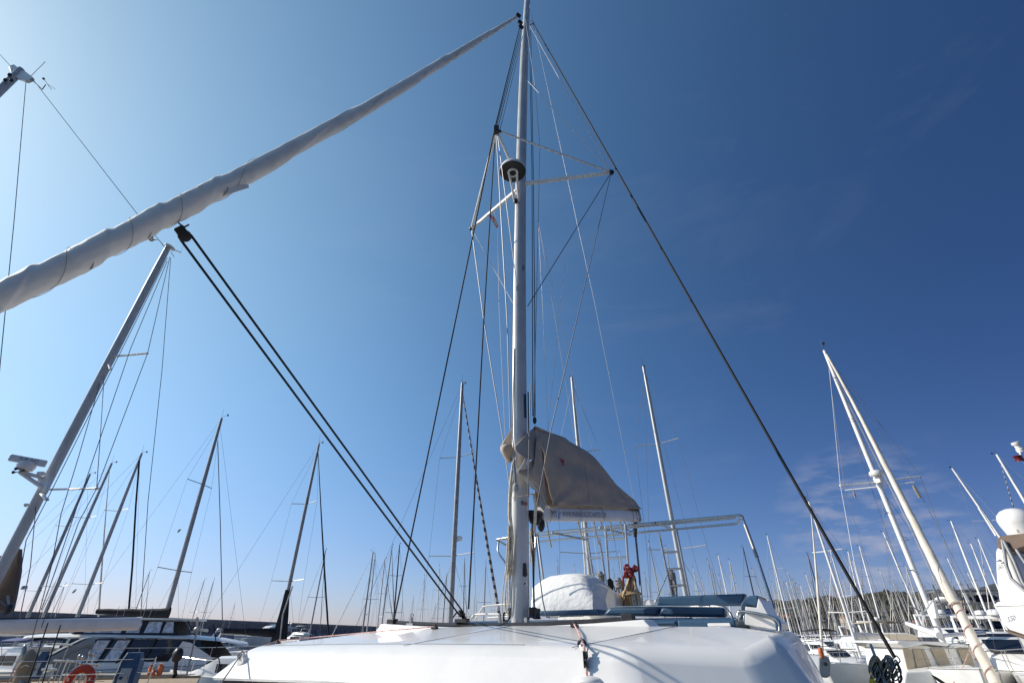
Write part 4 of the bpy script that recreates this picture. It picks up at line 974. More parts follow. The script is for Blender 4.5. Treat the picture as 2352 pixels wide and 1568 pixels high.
# ---- tarpaulin over the helm seat
hc = [(1229, 1343), (1247, 1330), (1264, 1322), (1290, 1318), (1314, 1317), (1335, 1320), (1349, 1329), (1362, 1342), (1380, 1352), (1393, 1367), (1397, 1380), (1391, 1403), (1376, 1411)]
vf = 1.25
rows_ = []
base = [(1229, 1404), (1240, 1404), (1258, 1404), (1282, 1404), (1306, 1404), (1326, 1405), (1342, 1406), (1361, 1408), (1366, 1410), (1372, 1411), (1376, 1411), (1380, 1411), (1376, 1411)]
g = MB()
front_top = [(1222, 1350), (1247, 1331), (1264, 1323), (1290, 1319), (1314, 1317.5), (1335, 1321), (1349, 1330), (1361, 1343)]
nf = []
for j in range(13):
    t = j / 12; row = []
    for i, (x, y) in enumerate(front_top):
        for q in range(3 if i < 7 else 1):
            x1_, y1_ = front_top[min(i + 1, 7)]; xx = x + (x1_ - x) * q / 3; yy = y + (y1_ - y) * q / 3
            bx = xx + (2 if xx < 1300 else 0)
            yv = 1405 * (1 - t) + yy * t
            p = PV(xx + (1 - t) * 0, yv, vf + .35 * t ** 2.5)
            w = .006 * noise.noise(Vector((xx * .05, yv * .16, 1))) + .005 * math.sin(yv * .42 + 1.5 * noise.noise(Vector((xx * .03, 0, 3)))) * (1 - abs(t - .5))
            row.append(p + AX * w)
    nf.append(row)
g.loft(nf, closed=False, cap=False)
edge = [r_[-1] for r_ in nf]
back = [PV(1405 - 14 * (1 - abs(t - .55)), 1411 + (1352 - 1411) * t, 2.1) for t in [j / 12 for j in range(13)]]
sd_ = [[e.lerp(b, k / 6) + RX * (.015 * noise.noise(Vector((k, j * .5, 7)))) + Vector((0, 0, .03 * math.sin(math.pi * k / 6))) for k in range(7)] for j, (e, b) in enumerate(zip(edge, back))]
g.loft(sd_, closed=False, cap=False)
tt_ = nf[-1]; bk = [p + AX * .8 + Vector((0, 0, -.04)) for p in tt_]
g.loft([[a_.lerp(b_, k / 5) + Vector((0, 0, .05 * math.sin(math.pi * k / 5))) for k in range(6)] for a_, b_ in zip(tt_, bk)], closed=False, cap=False)
g.loft([[p, Vector((p.x, p.y, 0 + EYE + .2))] for p in bk], closed=False, cap=False)
o = g.build('tarpaulin', m_cover, None, smooth=True); tag(o, 'white wrinkled tarpaulin pulled over the helm station, rounded on top', 'cover')

# ---- rope coils
def coil(name, top, n, length, width, m, label, group=None, seed=1, r=.008, m2=None, wrap=True, spread=.04):
    rr = random.Random(seed)
    o = root(name, top, label, 'rope', 0, group)
    g = MB(); dirr = RX
    for k in range(n):
        w = width * (.35 + .65 * rr.random()); l_ = length * (.8 + .25 * rr.random()); off = AX * rr.uniform(-spread, spread); sh = RX * rr.uniform(-spread, spread)
        pts = []
        for i in range(13):
            a_ = 2 * math.pi * i / 12
            pts.append(Vector(top) + off + sh * (1 - math.cos(a_)) * .5 + dirr * (w * .5 * math.sin(a_)) * (.35 + .65 * (1 - math.cos(a_)) / 2) - Vector((0, 0, l_ * (1 - math.cos(a_)) / 2)))
        g.tube(pts, r, 5)
    g.build('loops', m, o, smooth=True)
    if wrap:
        g = MB()
        for k in range(5): g.torus(Vector(top) - Vector((0, 0, length * .12 + k * r * 1.9)), width * .28 + r, r, Vector((rr.uniform(-.2, .2), rr.uniform(-.2, .2), 1)), 14, 6)
        g.build('wrapping', m2 or m, o, smooth=True)
    return o
coil('rope_coil', P(1172, 1206, 6.35), 9, .62, .07, m_ropew, 'beige halyard coil hanging on the left side of the mast', None, 1, .008)
coil('rope_coil', P(1167, 1300, 6.4), 3, .52, .10, m_ropew, 'thin pale rope loop hanging lowest, left of the mast', None, 2, .006, wrap=False)
coil('rope_coil', P(1221, 1215, 6.7), 7, .45, .06, m_ropew, 'pale coil in the shade on the right side of the mast', None, 3, .007)
line_o = MB(); line_o.tube(catmull([P(1185, 1050, 6.3), P(1180, 1100, 6.3), P(1172, 1160, 6.32), P(1178, 1240, 6.32), P(1170, 1300, 6.34)], 5), .012, 6); line_o.tube(catmull([P(1179, 1060, 6.3), P(1172, 1120, 6.3), P(1170, 1180, 6.33), P(1174, 1210, 6.33)], 5), .02, 6)
o = line_o.build('halyard_tail', m_ropew, None, smooth=True); tag(o, 'beige webbing tail running down the lit left side of the mast', 'rope')
coil('rope_coil', P(1379, 1312, 8.9), 6, .34, .14, m_ropeg, 'grey rope coil tied on a ladder rung next to the tarpaulin', 'grey coils on the ladders', 4, .013)
coil('rope_coil', P(1401, 1328, 8.9), 5, .26, .12, m_ropek, 'small black coil left of the beige rope bundle', 'grey coils on the ladders', 5, .010)
coil('rope_coil', P(1421, 1326, 8.8), 8, .42, .20, m_ropeg, 'larger grey coil hanging between the ladder rails', 'grey coils on the ladders', 6, .012)
coil('rope_coil', P(1541, 1307, 9.9), 9, .52, .16, m_ropeg, 'long grey coil hung on the right-hand ladder', 'grey coils on the ladders', 7, .013)
line_o = MB(); line_o.tube(catmull([P(1536, 1312, 9.9), P(1524, 1340, 9.7), P(1514, 1362, 9.5), P(1503, 1390, 9.3)], 5), .008, 5); o = line_o.build('rope_tail', m_ropeg, None); tag(o, 'single slack grey line from the right-hand ladder down to the bolster', 'rope')
ob = root('rope_bundle', P(1447, 1390, 8.6), 'thick hanging bundle of tan and pale ropes tied off with red line', 'rope')
g = MB(); rr = random.Random(9)
for k in range(26):
    a_ = rr.random(); x0_ = 1440 + 14 * rr.random(); x1_ = 1428 + 40 * a_ + 2
    dp = 8.6 + rr.uniform(-.14, .14); g.tube(catmull([P(x0_, 1318 + 6 * rr.random(), 8.6), P((x0_ + x1_) / 2 + rr.uniform(-3, 3), 1345, dp), P(x1_ - 2, 1368, dp), P(x1_ + 2, 1393, dp)], 3), .015, 5)
g.build('strands', m_ropet, ob, smooth=True)
g = MB()
for k in range(12):
    x1_ = 1452 + 22 * rr.random(); dp = 8.55 + rr.uniform(-.1, .1); g.tube(catmull([P(1452, 1318, 8.6), P(1458 + rr.random() * 4, 1345, dp), P(x1_ - 3, 1368, dp), P(x1_ + 2, 1393, dp)], 3), .013, 5)
g.build('strands', m_ropew, ob, smooth=True)
g = MB()
for k in range(10):
    p = P(1436 + 26 * rr.random(), 1300 + 24 * rr.random(), 8.5 + .12 * rr.random()); g.torus(p, .022 + .025 * rr.random(), .017, Vector((rr.uniform(-1, 1), rr.uniform(-1, 1), rr.uniform(-.3, 1))), 14, 6)
for x in (1432, 1458): g.tube(catmull([P(1444, 1305, 8.5), P(x, 1325, 8.45), P(x + 2, 1345, 8.45)], 4), .014, 5)
g.build('red_lashing', m_ropered, ob, smooth=True)
g = MB(); g.tube(catmull([P(1434, 1378, 8.45), P(1432, 1388, 8.45), P(1436, 1395, 8.45)], 4), .012, 5)
g.build('red_tail', m_ropered, ob, smooth=True)
g = MB(); g.torus(P(1450, 1362, 8.55), .14, .014, Vector((.1, 0, 1)), 20, 6); g.torus(P(1451, 1366, 8.55), .15, .014, Vector((-.1, .1, 1)), 20, 6); g.build('wrapping', m_ropet, ob, smooth=True)

# ---- jib sheet and leads on the roof
def fair(x, y, nm='fairlead'):
    p = onpix(x, y); g = MB(); g.obox(p + Vector((0, 0, .012)), RX * .035, AX * .025, Vector((0, 0, .012))); g.torus(p + Vector((0, 0, .03)), .018, .008, AX, 12, 6); return g.build(nm, m_plast, cat, bevel=.004)
fair(1320, 1440); fair(998, 1444)
f2 = onpix(1337, 1481); g = MB(); g.torus(f2 + Vector((0, 0, .0)), .035, .012, AX * .8 + RX * .2, 16, 8, 0, math.pi); 
o = g.build('fairlead', m_plast, cat, smooth=True)
s0, s1, s2 = onpix(1319, 1441, .03), onpix(1337, 1479, .025), onpix(1343, 1506, .07)
p3 = onpix(1346, 1526, .07); p4 = onpix(1349, 1566, .05)
line('red_sheet', [s0, s0.lerp(s1, .5) + Vector((0, 0, .01)), s1, s2, p3, p4, p4 + (p4 - p3) * 1.5 + Vector((0, 0, -.05))], .0075, m_roper)
g = MB(); bd_ = (p4 - p3).normalized(); bs_ = bd_.cross(Vector((0, 0, 1))).normalized(); bup = bs_.cross(bd_)
c = p3.lerp(p4, .25); pad_c = onpix(1350, 1556)
for s_ in (-1, 1): g.obox(c + bs_ * .017 * s_, bd_ * .06, bs_ * .003, bup * .020)
g.build('block_cheek', m_steel, cat, bevel=.004)
g = MB(); g.lathe([(.01, -.014), (.030, -.014), (.024, 0), (.030, .014), (.01, .014)], c - bd_ * .02, 18, ax=bs_); g.lathe([(.01, -.014), (.026, -.014), (.021, 0), (.026, .014), (.01, .014)], c + bd_ * .04, 18, ax=bs_); g.build('sheave', m_plast, cat, smooth=True)
g = MB(); g.tube([s2 + bs_ * .035, s2 - bs_ * .035], .006, 6); g.tube([s2 + bs_ * .032, c + bs_ * .02 - bd_ * .06], .005, 6); g.tube([s2 - bs_ * .032, c - bs_ * .02 - bd_ * .06], .005, 6); g.build('shackle', m_steel, cat)
g = MB(); q = onpix(1352, 1562); g.blob(q + Vector((0, 0, -.004)), .11, .11, .035, 24, 10); g.build('block_base', m_gel, cat, smooth=True)
# port side lead
a0 = onpix(998, 1444, .025); a1 = onpix(636, 1476, .03)
lc = onpix(553, 1523); hx_, hz_ = RX, Vector((0, 0, 1))
a2 = lc + RX * -.03 + Vector((0, 0, .10)); line('red_sheet', [a0, a0.lerp(a1, .5), a1, a2], .0075, m_roper)
fair(638, 1478)
dn_ = PV(505, 1572, -2.35); line('grey_sheet', [a2, dn_, dn_ + (dn_ - a2) * .8], .0085, m_ropeg)
g = MB(); g.prism([lc + RX * x + hz_ * z - AX * .02 for x, z in ((-.055, .03), (-.045, .085), (-.01, .105), (.03, .09), (.065, .05), (.07, .01), (.0, -.03), (-.045, -.07))], AX * .04); g.build('lead_block', m_gel2, cat, bevel=.008)
g = MB(); g.lathe([(.01, -.03), (.03, -.028), (.024, 0), (.03, .028), (.01, .03)], lc + RX * -.03 + hz_ * .07, 16, ax=AX); g.torus(a2, .020, .005, AX, 14, 6); g.build('sheave', m_plast, cat, smooth=True)
g = MB(); g.lathe([(.001, -.026), (.010, -.026), (.010, .0), (.001, .0)], lc + RX * .01 + hz_ * .04, 12, ax=AX); g.build('bolt', m_steel, cat)
# courtesy flag
fo = root('flag', P(1122, 497, 7.2), 'small red and grey pennant hanging limp under the left spreader', 'flag')
g = MB(); fr = [[(1117, 494), (1124, 492)], [(1126, 499), (1133, 496)], [(1130, 508), (1138, 503)], [(1135, 516), (1142, 511)], [(1141, 524), (1145, 518)]]
g.loft([[P(x, y, 7.15 + .02 * (k % 2)) for x, y in r_] for k, r_ in enumerate(fr)], closed=False, cap=False); g.build('cloth', mat('flag_red', (.55, .05, .03), .8, c2=(.45, .45, .45), scale=14, lo=.48, hi=.52), fo, solid=.004)
line('flag_halyard', [P(1133, 475, 7.4), P(1143, 530, 7.2), P(1146, 700, 6.9), P(1160, 1000, 6.7)], .003, m_wirel, fo)

# ------------------------------------------------------------------ ketch on the left
kA = P(30, 170, 11.0); kA = Vector((kA.x, 11.0, 0)); kB = P(385, 575, 14.6); kB = Vector((kB.x, 14.6, 0))
kd = (kB - kA).normalized(); kn = Vector((-kd.y, kd.x, 0))       # towards the stern, and away from us
ket = root('ketch', kA, 'large white two-masted ketch at the left edge, its mizzen mast carrying an open radar scanner', 'sailboat')
def K(s, t, z): return kA + kd * s + kn * t + Vector((0, 0, z))
rg = []
for i in range(17):
    t = i / 16; s_ = -14 + 27.5 * t; hb = 2.6 * (1 - max(0, (.45 - t) / .45) ** 2.2) * (1 - .25 * max(0, (t - .6) / .4) ** 2); hb = max(hb, .03); zf = 1.22 + .9 * max(0, .5 - t) ** 2 * 4
    if t > .97: hb *= .9
    rg.append([K(s_, hb * q, z) for q, z in ((1, zf), (.98, .6), (.85, .05), (.4, -.5), (-.4, -.5), (-.85, .05), (-.98, .6), (-1, zf))])
g = MB(); g.loft(rg); g.build('hull', m_hullw, ket, smooth=True)
g = MB(); g.loft([[r_[0] + Vector((0, 0, .01)), (r_[0] + r_[-1]) / 2 + Vector((0, 0, .07)), r_[-1] + Vector((0, 0, .01))] for r_ in rg], closed=False, cap=False); g.build('teak_deck', m_teak, ket, smooth=True)
g = MB()
for s_ in (0, -1): g.tube([r_[s_] + Vector((0, 0, .03)) for r_ in rg], (.035, .05), 6)
g.build('toe_rail', m_teak, ket)
g = MB(); g.box(4.6, 8.0, -1.1, 1.1, 1.25, 1.62, K); g.build('cockpit_coaming', m_gel2, ket, bevel=.05)
g = MB(); g.box(-4, 3.2, -1.5, 1.5, 1.25, 1.8, K); g.build('deckhouse', m_gel, ket, bevel=.12)
zA = 1.79 * 11 + EYE
aT = P(50, 160, 11.0)
g = MB(); g.tube([K(0, 0, 1.2), Vector((aT.x, aT.y, aT.z - .5)), Vector((aT.x, aT.y, aT.z))], [(.12, .15), (.12, .15), (.10, .13)], 16); mA = g.build('main_mast', m_mastk, ket, smooth=True)
g = MB(); g.prism([P(x, y, 10.95) for x, y in ((20, 151), (32, 148), (42, 156), (58, 164), (75, 177), (70, 182), (60, 186), (38, 178), (26, 168))], (0, .12, 0)); g.build('mast_crane', m_mastw, mA, bevel=.015)
g = MB(); g.tube([P(68, 178, 11), P(104, 142, 10.8)], .012, 5); g.build('aerial', m_mastw, mA)
g = MB(); g.tube([P(70, 180, 11), P(97, 206, 11), P(105, 195, 11)], .018, 5); g.tube([P(99, 180, 11), P(118, 206, 11)], .012, 5); g.blob(P(100, 181, 11), .05, .05, .05, 8, 6); g.tube([P(108, 193, 11), P(127, 205, 11)], .008, 5); g.build('wind_vane', m_plast, mA)
for q in ((22, 172), (12, 184), (26, 185)):
    g = MB(); g.blob(P(q[0], q[1], 10.8), .07, .07, .09, 8, 6); g.build('masthead_sheave', m_plast, mA)
for pts in ([P(60, 184, 11), P(33, 500, 11.6), P(-2, 860, 12), K(3.5, 2.3, 1.3)], [P(78, 186, 11), P(190, 330, 12), P(322, 500, 13.2), P(385, 575, 14.4)], [P(-60, 60, 10.6), P(22, 150, 10.9)]):
    line('stay', pts, .012, m_wire, ket)
bT = P(387, 566, 14.6)
g = MB(); bb = K((kB - kA).length, 0, 1.4)
g.tube([bb, bb.lerp(bT, .5), bb.lerp(bT, .9), bT], [(.135, .15), (.13, .15), (.12, .13), (.09, .11)], 18); mB = g.build('mizzen_mast', m_mastk, ket, smooth=True)
g = MB(); g.lathe([(.02, .0), (.20, .01), (.22, .05), (.17, .08), (.02, .09)], P(389, 569, 14.6), 16, ax=Vector((.35, .0, 1))); g.build('masthead_disc', m_mastw, mB, smooth=True)
g = MB(); g.tube([P(395, 572, 14.6), P(416, 580, 14.6)], .02, 6); g.tube([P(414, 579, 14.6), P(422, 562, 14.6)], .006, 4); g.tube([P(392, 578, 14.6), P(400, 590, 14.6)], .015, 5); g.tube([P(376, 566, 14.6), P(366, 553, 14.6)], .012, 5); g.build('wind_sensor', m_mastw, mB)
def mzp(y):      # point on the mizzen mast at picture row y
    bestp = bb
    for i in range(400):
        q = bb.lerp(bT, i / 400); c = q - Vector((0, 0, EYE)); dcz = c.y * math.cos(PITCH) + c.z * math.sin(PITCH); yy = 784 - FPX * (-c.y * math.sin(PITCH) + c.z * math.cos(PITCH)) / dcz
        if yy < y: break
        bestp = q
    return bestp
g = MB(); g.tube([mzp(817), P(339, 811, 14.0)], (.04, .03), 8); g.build('spreader', m_mastw, mB, smooth=True)
g = MB(); g.tube([mzp(832), P(254, 848, 14.2)], (.045, .03), 8); g.build('spreader', m_mastw, mB, smooth=True)
g = MB(); g.tube([mzp(1122), P(222, 1121, 14.0)], (.04, .03), 8); g.blob(P(222, 1121, 14.0), .06, .05, .05, 8, 6); g.build('spreader', m_mastw, mB, smooth=True)
g = MB(); g.tube([mzp(1130), P(108, 1147, 13.6)], (.055, .035), 8); g.build('spreader', m_mastw, mB, smooth=True)
# radar platform and open scanner
g = MB(); g.prism([P(x, y, 14.3) for x, y in ((84, 1104), (92, 1092), (104, 1093), (112, 1103), (104, 1130), (96, 1128))], (0, .1, 0))
g.tube([P(100, 1098, 14.3), P(46, 1082, 14.1)], .05, 8); g.tube([P(96, 1118, 14.3), P(46, 1084, 14.1)], .055, 8); pf = g.build('radar_platform', m_mastw, mB, smooth=True)
g = MB(); g.lathe([(.06, -.16), (.2, -.13), (.235, -.02), (.2, .1), (.09, .14), (.06, .2)], P(61, 1069, 14.1), 16); g.build('scanner_turret', m_mastw, mB, smooth=True)
ra, rb_ = P(22, 1050, 13.9), P(106, 1065, 14.25); ex = (rb_ - ra) / 2; ez = Vector((0, 0, .10)); ey = ex.cross(ez).normalized() * .06; ey = ey if ey.y > 0 else -ey
rc2 = (ra + rb_) / 2; g = MB(); g.obox(rc2, ex, ey, ez); arr = g.build('scanner_bar', m_mastw, mB, bevel=.03)
exn = ex.normalized(); g = MB(); tmp = MB(); w = text(tmp, 'FURUNO', .15, lambda x, y: Vector((x, y, 0))); k = ex.length * 1.02 / w
text(g, 'FURUNO', .15, lambda x, y: rc2 + exn * (x * k - ex.length * .42) + Vector((0, 0, y - .035)) - ey * 1.03); g.build('lettering', m_ink, arr)
for q in ((30, 1084), (36, 1076)):
    g = MB(); g.tube([P(58, 1080, 14), P(q[0] + 6, q[1], 13.9), P(q[0], q[1], 13.9)], [.015, .015, .05], 8); g.build('horn', m_plast, mB)
g = MB(); g.obox(P(94, 1087, 14.2), Vector((.09, 0, 0)), Vector((0, .06, 0)), Vector((0, 0, .05))); g.build('camera_housing', m_mastw, mB, bevel=.02)
g = MB(); g.tube([P(70, 1158, 13.9), P(60, 1159, 13.9), P(58, 1160, 13.9)], [.02, .05, .06], 8); g.build('deck_lamp', m_mastw, mB)
for a_, b_ in (((388, 590, 14.6), (300, 745, 14.3)), ((392, 592, 14.5), (335, 740, 14.2))): pass
tipB = P(222, 1121, 14.0); tip2 = P(339, 811, 14.0); tipC = P(108, 1147, 13.6)
for pts in ([P(390, 590, 14.5), tip2, tipB, P(180, 1200, 14.2), P(95, 1440, 14.6)], [P(384, 592, 14.5), P(305, 752, 14.2), tipC, P(60, 1240, 13.2), P(28, 1420, 13.2)], [P(392, 592, 14.6), P(372, 850, 15.5), P(340, 1150, 16.6), P(322, 1430, 17.2)], [P(384, 600, 14.5), P(300, 800, 14), P(205, 1080, 14), P(120, 1330, 14), P(95, 1400, 14)], [mzp(850), P(230, 1010, 14), P(222, 1121, 14.0)], [mzp(860), P(180, 1050, 14.2), P(140, 1180, 14.2), P(118, 1300, 14.3), P(70, 1480, 14.4)], [mzp(1150), P(70, 1300, 13.8), P(45, 1420, 13.7)]):
    line('shroud', pts, .011, m_wire, ket, n=5)
for pts in ([P(139, 1435, 13.2), P(118, 1500, 12.9), P(95, 1575, 12.7)], [P(110, 1430, 13.2), P(80, 1520, 12.8), P(60, 1580, 12.6)], [P(490, 1432, 16), P(500, 1500, 16), P(513, 1560, 16)]):
    line('shroud', pts, .014, m_ropek, ket, n=5)
# brown staysail cover behind the mizzen, boom
g = MB(); q = [P(x, y, 14.9) for x, y in ((42, 1258), (41, 1310), (30, 1370), (22, 1402), (-60, 1404), (-120, 1404), (-60, 1300))]
g.prism(q, Vector((.02, .14, 0))); g.build('brown_sail', m_brown, ket, bevel=.03)
for a_, b_ in (((0, 1378), (19, 1396)), ((18, 1367), (21, 1392))):
    g = MB(); g.tube([P(*a_, 14.8), P(*b_, 14.8)], (.05, .01), 6); g.build('web_strap', m_greyc, ket)
g = MB(); g.blob(P(19, 1398, 14.7), .1, .08, .12, 10, 8); g.tube([P(10, 1410, 14.7), P(22, 1392, 14.7)], .04, 6); g.build('block', m_plast, ket, smooth=True)
be = P(322, 1431, 16.4); bs0 = Vector((bb.x, bb.y, be.z - .12)); bdr = (be - bs0).normalized()
g = MB(); rr0 = []
for s_ in (-.02, 1):
    c = bs0.lerp(be, s_); sd2 = bdr.cross(Vector((0, 0, 1))).normalized()
    rr0.append([c + sd2 * (.1 * math.cos(q)) + Vector((0, 0, .17 * math.copysign(abs(math.sin(q)) ** .6, math.sin(q)))) for q in [2 * math.pi * i / 20 for i in range(20)]])
g.loft(rr0); bo = g.build('mizzen_boom', m_mastw, ket, smooth=True)
g = MB(); g.tube([bs0.lerp(be, .05) + Vector((0, 0, .18)), be + Vector((0, 0, .17)) - bdr * .15], .022, 6); g.build('boom_track', m_plast, bo)
# stern rail, lifelines
rp2 = []
for s_ in (-3, -1, 1, 3, 4.9, 6.8, 8.7, 10.6, 12.4): rp2.append((K(s_, -2.35 * (1 - .012 * max(0, s_ - 8) ** 2), 1.25)))
for h in (.62, .33):
    g = MB(); g.tube([p + Vector((0, 0, h)) for p in rp2], .008, 5); g.build('lifeline', m_steel, ket)
for p in rp2:
    g = MB(); g.tube([p, p + Vector((0, 0, .66))], .016, 6); g.build('stanchion', m_steel, ket)
for xs, ye in (((65, 106, 126), 1502), ((196, 155, 240), 1537)):
    pass
for a_, b_ in (((120, 1478), (165, 1480)), ((124, 1516), (170, 1518)), ((96, 1537), (130, 1536)), ((175, 1518), (190, 1523)), ((198, 1524), (228, 1526)), ((200, 1541), (230, 1543))):
    g = MB(); A_, B_ = P(*a_, 15.8), P(*b_, 15.8); g.tube([A_, B_], .028, 8)
    for t in (.15, .85):
        c = A_.lerp(B_, t); g.tube([c, Vector((c.x, c.y, 1.25))], .012, 5)
    g.build('grab_rail', m_steel, ket, smooth=True)
for q in ((183, 1507), (190, 1510), (208, 1498), (218, 1502), (56, 1485), (187, 1523)):
    g = MB(); c = P(*q, 15.6); g.blob(c, .045, .045, .06, 10, 8); g.tube([c, Vector((c.x, c.y, 1.25))], .02, 6); g.build('winch', m_steel, ket, smooth=True)
# lifebuoy
lb = P(181, 1566, 15.2); lbx = Vector((.96, .25, 0)).normalized(); lay = Vector((-.25, .96, .12)).normalized()
lr = root('lifebuoy', lb, 'orange-red horseshoe lifebuoy hung on the ketch rail', 'lifebuoy')
g = MB(); rings_ = []
for i in range(25):
    a_ = R(-38) + R(256) * i / 24
    cx, cz = .25 * math.cos(a_), .30 * math.sin(a_)
    if a_ < 0 or a_ > math.pi: cx *= 1.0
    c = lb + lbx * cx + Vector((0, 0, cz)); rad = (lbx * math.cos(a_) + Vector((0, 0, math.sin(a_))))
    rings_.append([c + rad * (.095 * math.cos(q)) + lay * (.065 * math.sin(q)) for q in [2 * math.pi * k / 14 for k in range(14)]])
g.loft(rings_); g.build('ring', m_red, lr, smooth=True)
for a_ in (15, 165):
    c = lb + lbx * .25 * math.cos(R(a_)) + Vector((0, 0, .3 * math.sin(R(a_)))) - lay * .066
    g = MB(); g.obox(c, lbx * .02, lay * .004, Vector((0, 0, .035))); g.build('reflective_patch', m_gel, lr)
g = MB(); g.tube([lb + lbx * x + Vector((0, 0, z)) - lay * .07 for x, z in ((-.5, -.12), (-.3, -.02), (0, .03), (.3, .05), (.6, .02))], .006, 5); g.build('grab_line', m_ropew, lr)
# khaki canvas bag on the pushpit pole
kb = P(58, 1532, 14.2)
ko = root('canvas_bag', kb, 'long khaki canvas bag lashed to a leaning pole at the lower left', 'bag')
g = MB(); ctr = [P(72, 1490, 14.2), P(69, 1502, 14.2), P(63, 1520, 14.2), P(56, 1540, 14.2), P(49, 1562, 14.2), P(44, 1590, 14.2)]
g.tube(catmull(ctr, 4), [.02 + .15 * math.sin(min(1, i / 9) * math.pi / 2) for i in range(21)], 16, rfn=lambda t, a: 1 + .22 * noise.noise(Vector((t * 5, math.cos(a) * 1.5, math.sin(a) * 1.5)))); g.build('canvas', m_khaki, ko, smooth=True)
g = MB(); g.tube(catmull([P(48, 1532, 14.0), P(58, 1527, 13.98), P(66, 1530, 14.0)], 4), .012, 5); g.build('lashing', m_ropew, ko)
g = MB(); g.tube([P(56, 1486, 14.3), P(52, 1530, 14.2), P(46, 1600, 14)], .05, 8); g.build('pole', m_alud, ko, smooth=True)

# service pedestals on the quay
def pedestal(x0, x1, y0, Y, lab, ht=1.25):
    p = P((x0 + x1) / 2, y0, Y); zt_ = p.z; zb = zt_ - ht; w = (P(x1, y0, Y) - P(x0, y0, Y)).length / 2
    o = root('service_pedestal', (p.x, p.y, zb), lab, 'service pedestal', R(12), 'blue power and water pedestals')
    g = MB(); g.loft([[Vector((sx * w * k, sy * w * .8 * k, z)) for sx, sy in ((-1, -1), (1, -1), (1, 1), (-1, 1))] for z, k in ((0, 1.1), (.08, 1.0), (ht - .25, .9), (ht, .62))]); g.build('body', m_blueped, o, local=True, bevel=.02)
    g = MB(); g.box(-w * .5, w * .5, -w * .8, -w * .74, ht * .45, ht * .75); g.build('panel', m_alu, o, local=True)
    for k in (-1, 1):
        g = MB(); g.lathe([(.001, 0), (.035, 0), (.035, .03), (.001, .03)], (k * w * .25, -w * .8, ht * .6), 10, ax=Vector((0, -1, 0))); g.build('socket', m_ropew if k > 0 else m_ink, o, local=True)
    g = MB(); g.tube([(-w * .95, -w * .85, .05), (-w * .8, -w * .75, ht - .2), (-w * .55, -w * .5, ht)], .014, 5); g.build('edge_trim', m_steel, o, local=True)
    return o
pedestal(291, 334, 1497, 14.9, 'blue service pedestal nearest the camera, right of the lifebuoy', 1.35)
pedestal(96, 116, 1494, 19.5, 'blue service pedestal standing in front of the grey inflatable', 1.3)
pedestal(66, 90, 1500, 18.5, 'blue service pedestal behind the khaki bag', 1.3)

# grey inflatable lifted on the ketch's davits
ri = root('inflatable_dinghy', P(165, 1512, 20.5), 'grey inflatable dinghy hanging tilted, bow up, beyond the lifebuoy', 'dinghy')
ca, cb2 = P(108, 1534, 20.0), P(205, 1488, 21.0); dx = (cb2 - ca).normalized(); dn2 = dx.cross(Vector((0, 1, 0))).normalized(); dn2 = dn2 if dn2.z > 0 else -dn2; dy2 = dn2.cross(dx).normalized(); dy2 = dy2 if dy2.y > 0 else -dy2
LL = (cb2 - ca).length
def DG(x, y, z): return ca + dx * (x * LL) + dy2 * y + dn2 * z
g = MB(); g.tube(catmull([DG(-.05, -.45, 0), DG(.3, -.5, 0), DG(.75, -.48, .02), DG(.95, -.25, .06), DG(1.0, 0, .09), DG(.95, .25, .06), DG(.75, .48, .02), DG(.3, .5, 0), DG(-.05, .45, 0)], 6), .17, 14); g.build('tubes', m_greyc, ri, smooth=True)
g = MB(); g.loft([[DG(x, y * w, -.32 * (1 - abs(y)) - .02 - .1 * (1 - x)) for y in (-1, -.5, 0, .5, 1)] for x, w in ((0, .42), (.4, .45), (.8, .38), (.97, .1))], closed=False, cap=False); g.build('floor', m_hullg, ri, smooth=True)
g = MB(); g.tube(catmull([DG(-.05, -.63, .0), DG(.3, -.68, .0), DG(.75, -.65, .02), DG(1.02, -.3, .08)], 5), (.012, .03), 6); g.build('rubbing_strake', m_rubber, ri)

